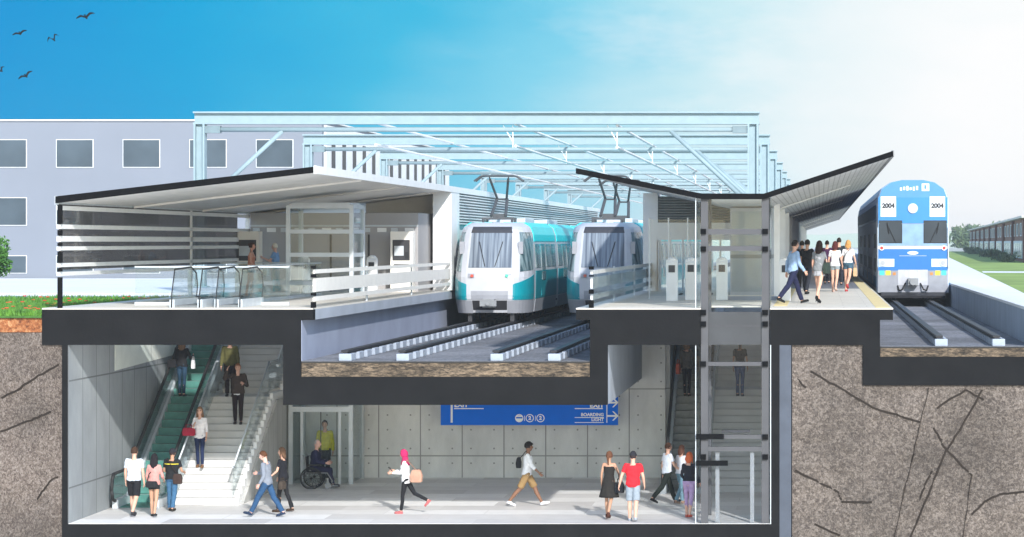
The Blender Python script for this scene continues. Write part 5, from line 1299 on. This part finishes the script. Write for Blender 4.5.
P['jns'] = person('woman in white top and pale jeans walking between the man in white and the redhead', fl_(681,504,Zf), 40, 1.58, th=(12,-14), kn=(4,14), arms=((-4,8,18),(10,8,30)), female=True, top=(.6,.6,.63), top_hem=-.04, legs=(.14,.24,.3), shoes=(.3,.2,.15), hair='shoulder', hairc=(.12,.05,.03))
P['rdh'] = person('redhead woman in black top and lilac patterned trousers at the lift shaft', fl_(689,517.5,Zf), 14, 1.66, th=(6,-8), kn=(4,14), arms=((8,14,50,10),(6,14,30)), female=True, top=(.014,.014,.02), sleeve='long', top_hem=.02, legs=(.38,.26,.42), leg_len='crop', shoes=(.6,.12,.08), hair='shoulder', hairc=(.5,.1,.03))
P['tch'] = person('woman in grey jacket riding the grey escalator upwards', st_(687,399,lambda y: esc_z(y,7.9,.62)), 10, 1.66, th=(4,-4), kn=(2,6), arms=((2,10,12),(8,10,40)), female=True, top=(.1,.09,.08), sleeve='long', top_hem=-.1, legs=(.018,.015,.018), leg_len='skinny', shoes=(.05,.04,.03), hair='shoulder', hairc=(.2,.13,.08))
bag('tote_bag', 'orange red tote bag of the woman riding the grey escalator', P['tch'], (-.26,-.04,.66), (.12,.22,.32), (.45,.1,.06), handles=True)
P['shf'] = person('woman in black T-shirt and blue jeans climbing the stair behind the lift shaft', st_(740,402,lambda y: stair_z(y,8.2)), 4, 1.7, th=(10,-4), kn=(14,8), arms=((2,10,14),(2,10,16)), female=True, skin=TAN, top=(.016,.016,.018), top_hem=-.04, legs=(.03,.06,.15), leg_len='skinny', shoes=(.03,.03,.05), hair='pony', hairc=(.02,.014,.012))
# left platform
P['org'] = person('suntanned woman in orange top and dark green shorts standing at the glass balustrade', fl_(251,296,0), 92, 1.62, th=(2,-6), kn=(2,6), arms=((2,8,20),(6,8,30)), female=True, skin=(.55,.28,.2), top=(.5,.2,.13), sleeve='strap', top_hem=.1, legs=(.015,.12,.13), leg_len='short', shoes=(.5,.3,.25), hair='bun', hairc=(.06,.03,.02))
P['old'] = person('white haired man in light blue shirt and teal trousers facing the woman in orange', fl_(276,294.5,0), -84, 1.6, th=(3,-3), kn=(2,4), lean=3, arms=((25,8,90,6),(15,8,60,8)), skin=PINKS, top=(.2,.35,.6), top_hem=-.1, legs=(.08,.3,.34), shoes=(.6,.6,.6), hairc=(.65,.6,.5))
bag('shopping_bag', 'white bag held by the white haired man on the left platform', P['old'], (.0,.3,.6), (.2,.16,.4), (.72,.72,.7), handles=True)
# right platform
P['bsh'] = person('man in pale blue shirt and navy trousers striding right at the front of the platform', fl_(793,303.5,0), 62, 1.74, th=(24,-26), kn=(4,14), lean=5, arms=((-20,12,18),(8,8,30)), top=(.28,.4,.58), sleeve='long', top_hem=-.1, legs=(.015,.018,.05), shoes=(.015,.015,.015), hairc=(.02,.015,.012))
P['bp1'] = person('man all in black walking ahead of the man in the pale blue shirt', (PX(807,17), 17, 0), 24, 1.72, th=(8,-10), kn=(4,14), arms=((2,12,14),(2,10,24)), top=(.014,.014,.016), top_hem=-.06, legs=(.02,.022,.03), shoes=(.015,.015,.015), hairc=(.015,.012,.01), skin=TAN)
P['gdr'] = person('woman in short grey dress and black heels with long dark hair on the platform', fl_(819,303.5,0), 20, 1.64, th=(14,-20), kn=(2,18), arms=((2,10,20),(6,12,50)), female=True, dress=((.34,.34,.36),.2,.17), sleeve='short', top=(.2,.21,.22), top_hem=-.06, shoes=(.012,.012,.012), heels=True, hair='long', hairc=(.03,.015,.012), skin=LIGHT)
bag('shoulder_bag', 'dark olive bag of the woman in the short grey dress', P['gdr'], (.22,.0,.8), (.14,.3,.3), (.03,.045,.035), strap=[(.2,.0,1.08),(.17,.0,1.38)])
P['wts'] = person('woman in white T-shirt and grey shorts with dark red hair walking away', fl_(835,292,0), 10, 1.66, th=(4,-12), kn=(2,26), arms=((2,14,20),(4,12,30)), female=True, top=(.75,.74,.76), top_hem=-.06, legs=(.22,.26,.28), leg_len='short', shoes=(.6,.4,.32), hair='shoulder', hairc=(.08,.02,.02))
P['bld'] = person('blonde woman in white T-shirt and denim shorts nearest the blue train', fl_(848,291.5,0), 14, 1.7, th=(4,-18), kn=(2,34), arms=((2,12,14),(2,16,20)), female=True, top=(.76,.75,.76), top_hem=.02, legs=(.05,.1,.14), leg_len='short', shoes=(.4,.05,.05), hair='shoulder', hairc=(.5,.26,.09))
bag('shopping_bag', 'tan paper bag in the hand of the blonde woman', P['bld'], (.24,.04,.5), (.12,.18,.3), (.55,.38,.22), handles=True)
bag('shoulder_bag', 'small black bag on the hip of the blonde woman', P['bld'], (-.2,-.02,.85), (.1,.2,.18), (.03,.04,.05), strap=[(-.18,-.02,1.02),(-.05,-.14,1.25),(.1,-.06,1.42)])
P['prp'] = person('person in dark purple top far along the platform', (PX(827,38), 38, 0), 4, 1.7, th=(6,-6), kn=(2,8), arms=NEUT, top=(.05,.015,.05), sleeve='long', top_hem=-.05, legs=(.015,.015,.018), shoes=(.02,.02,.02), hairc=(.03,.015,.012))
P['suit'] = person('man in dark suit far along the platform beside the blue train', (PX(839,34), 34, 0), 2, 1.8, th=(4,-6), kn=(2,8), arms=NEUT, top=(.02,.025,.03), sleeve='long', top_hem=-.12, legs=(.02,.022,.03), shoes=(.02,.02,.02), hairc=(.02,.015,.012))
P['drk'] = person('dark haired person half hidden behind the man in the pale blue shirt', (PX(802,24), 24, 0), 0, 1.68, th=(6,-6), kn=(2,8), arms=NEUT, top=(.03,.03,.035), sleeve='long', top_hem=-.05, legs=(.02,.02,.02), shoes=(.02,.02,.02), hairc=(.02,.015,.012))
# ------------------------------------------------------------------ camera, sky, sun
cam = bpy.data.cameras.new('camera'); co = bpy.data.objects.new('camera', cam); COL.objects.link(co); SC.camera = co
co.location = (0, -D, EYE); co.rotation_euler = (R(90), 0, 0)
cam.sensor_width = 36; cam.lens = 36*2600/1024; cam.shift_x = -(820-512)/1024; cam.shift_y = -(268.5-242)/1024
cam.clip_start = 1; cam.clip_end = 12000
SUN_EL, SUN_AZ = 26, 160        # azimuth from +Y towards +X: the sun stands behind the viewer, to the left
w = bpy.data.worlds.new('World'); SC.world = w; w.use_nodes = True
nt = w.node_tree; N = nt.nodes; L = nt.links
bg = N['Background']; out = N['World Output']
sky = N.new('ShaderNodeTexSky'); sky.sky_type = 'NISHITA'; sky.sun_disc = False; sky.sun_elevation = R(SUN_EL); sky.sun_rotation = R(SUN_AZ); sky.air_density = 1; sky.dust_density = .2
bg.inputs['Strength'].default_value = .15; L.new(sky.outputs[0], bg.inputs['Color'])
tc = N.new('ShaderNodeTexCoord'); sx = N.new('ShaderNodeSeparateXYZ'); L.new(tc.outputs['Generated'], sx.inputs[0])
az = M_math(nt, 'ARCTAN2', sx.outputs['X'], sx.outputs['Y'])
nz = N.new('ShaderNodeTexNoise'); nz.inputs['Scale'].default_value = 9; nz.inputs['Detail'].default_value = 8; nz.inputs['Roughness'].default_value = .55
mp = N.new('ShaderNodeMapping'); mp.inputs['Scale'].default_value = (1, 1, 3.2); L.new(tc.outputs['Generated'], mp.inputs[0]); L.new(mp.outputs[0], nz.inputs['Vector'])
nf = M_math(nt, 'SUBTRACT', nz.outputs['Fac'], .5)
# bright veil of cloud around azimuth +10 degrees, thinning towards the deep cyan west
el = sx.outputs['Z']
a2 = M_math(nt, 'ADD', M_math(nt, 'ADD', az, M_math(nt, 'MULTIPLY', nf, .10)), M_math(nt, 'MULTIPLY', el, -.35))
rp = N.new('ShaderNodeValToRGB'); cr = rp.color_ramp
mr_ = N.new('ShaderNodeMapRange'); mr_.inputs['From Min'].default_value = -.34; mr_.inputs['From Max'].default_value = .05; L.new(a2, mr_.inputs['Value'])
L.new(mr_.outputs[0], rp.inputs[0])
E = 0.0
def lin(c): 
    return tuple(((v/255)/12.92 if v/255 <= .04045 else ((v/255+.055)/1.055)**2.4)*SKYK for v in c)
SKYK = 1.0
EXPO = 1.1
SKYK = 1/2**EXPO
stops = [(0.0,(0,152,216)),(.2,(8,168,222)),(.38,(60,188,228)),(.55,(130,212,238)),(.7,(200,235,244)),(.82,(236,247,250)),(1,(255,255,255))]
cr.elements[0].position = 0; cr.elements[0].color = (*lin(stops[0][1]),1); cr.elements[1].position = 1; cr.elements[1].color = (*lin((255,255,255)),1)
for p, c in stops[1:-1]: e = cr.elements.new(p); e.color = (*lin(c),1)
# soft cloud puffs on the bright side
n2 = N.new('ShaderNodeTexNoise'); n2.inputs['Scale'].default_value = 14; n2.inputs['Detail'].default_value = 9; n2.inputs['Roughness'].default_value = .6; L.new(mp.outputs[0], n2.inputs['Vector'])
cf = N.new('ShaderNodeMapRange'); cf.inputs['From Min'].default_value = .5; cf.inputs['From Max'].default_value = .66; L.new(n2.outputs['Fac'], cf.inputs['Value'])
side = N.new('ShaderNodeMapRange'); side.inputs['From Min'].default_value = -.16; side.inputs['From Max'].default_value = -.04; L.new(az, side.inputs['Value'])
cm = M_math(nt, 'MULTIPLY', M_math(nt, 'MULTIPLY', cf.outputs[0], side.outputs[0]), .35)
mx = N.new('ShaderNodeMix'); mx.data_type = 'RGBA'; L.new(cm, mx.inputs[0]); L.new(rp.outputs[0], mx.inputs[6]); mx.inputs[7].default_value = (*lin((255,255,255)),1)
bg2 = N.new('ShaderNodeBackground'); L.new(mx.outputs[2], bg2.inputs['Color']); bg2.inputs['Strength'].default_value = 1.0
# the painted bank fills the northern third of the sky, low down; the rest is the physical sky
fa = N.new('ShaderNodeMapRange'); fa.inputs['From Min'].default_value = 1.0; fa.inputs['From Max'].default_value = .7; L.new(M_math(nt, 'ABSOLUTE', az), fa.inputs['Value'])
fe = N.new('ShaderNodeMapRange'); fe.inputs['From Min'].default_value = .6; fe.inputs['From Max'].default_value = .25; L.new(el, fe.inputs['Value'])
ms = N.new('ShaderNodeMixShader'); L.new(M_math(nt, 'MULTIPLY', fa.outputs[0], fe.outputs[0]), ms.inputs[0]); L.new(bg.outputs[0], ms.inputs[1]); L.new(bg2.outputs[0], ms.inputs[2]); bg3 = N.new('ShaderNodeBackground'); bg3.inputs['Color'].default_value = (.93,.96,1,1); bg3.inputs['Strength'].default_value = .68      # fill glow added below the horizon to brighten hall and soffits
fg = N.new('ShaderNodeMapRange'); fg.inputs['From Min'].default_value = .0; fg.inputs['From Max'].default_value = -.06; L.new(el, fg.inputs['Value'])
ms3 = N.new('ShaderNodeMixShader'); L.new(fg.outputs[0], ms3.inputs[0]); L.new(ms.outputs[0], ms3.inputs[1]); L.new(bg3.outputs[0], ms3.inputs[2])
L.new(ms3.outputs[0], out.inputs['Surface'])
sl_ = bpy.data.lights.new('sun', 'SUN'); sl_.energy = 2.5; sl_.angle = R(1.5); sl_.color = (1,.98,.95)
so_ = bpy.data.objects.new('sun', sl_); COL.objects.link(so_)
dirv = Vector((math.sin(R(SUN_AZ))*math.cos(R(SUN_EL)), math.cos(R(SUN_AZ))*math.cos(R(SUN_EL)), math.sin(R(SUN_EL))))
so_.rotation_euler = (-dirv).to_track_quat('-Z', 'Y').to_euler()
SC.view_settings.view_transform = 'Standard'; SC.view_settings.look = 'None'; SC.view_settings.gamma = 1; SC.view_settings.use_curve_mapping = False
SC.view_settings.exposure = EXPO
hz_ = MB().box(-1500, 1500, -75, 1300, -10.5, 14.5).build('haze', MATS.setdefault('haze', bpy.data.materials.new('haze'))); kind(hz_, 'stuff')
hm_ = MATS['haze']; hm_.use_nodes = True; hn = hm_.node_tree
hn.nodes.remove(hn.nodes['Principled BSDF']); pvn = hn.nodes.new('ShaderNodeVolumePrincipled'); pvn.inputs['Density'].default_value = .00025; pvn.inputs['Color'].default_value = (.9,.96,1,1); pvn.inputs['Anisotropy'].default_value = .2
hn.links.new(pvn.outputs[0], hn.nodes['Material Output'].inputs['Volume'])
SC.cycles.max_bounces = 10; SC.cycles.transparent_max_bounces = 24; SC.cycles.diffuse_bounces = 6; SC.cycles.glossy_bounces = 3
SC.cycles.use_denoising = True
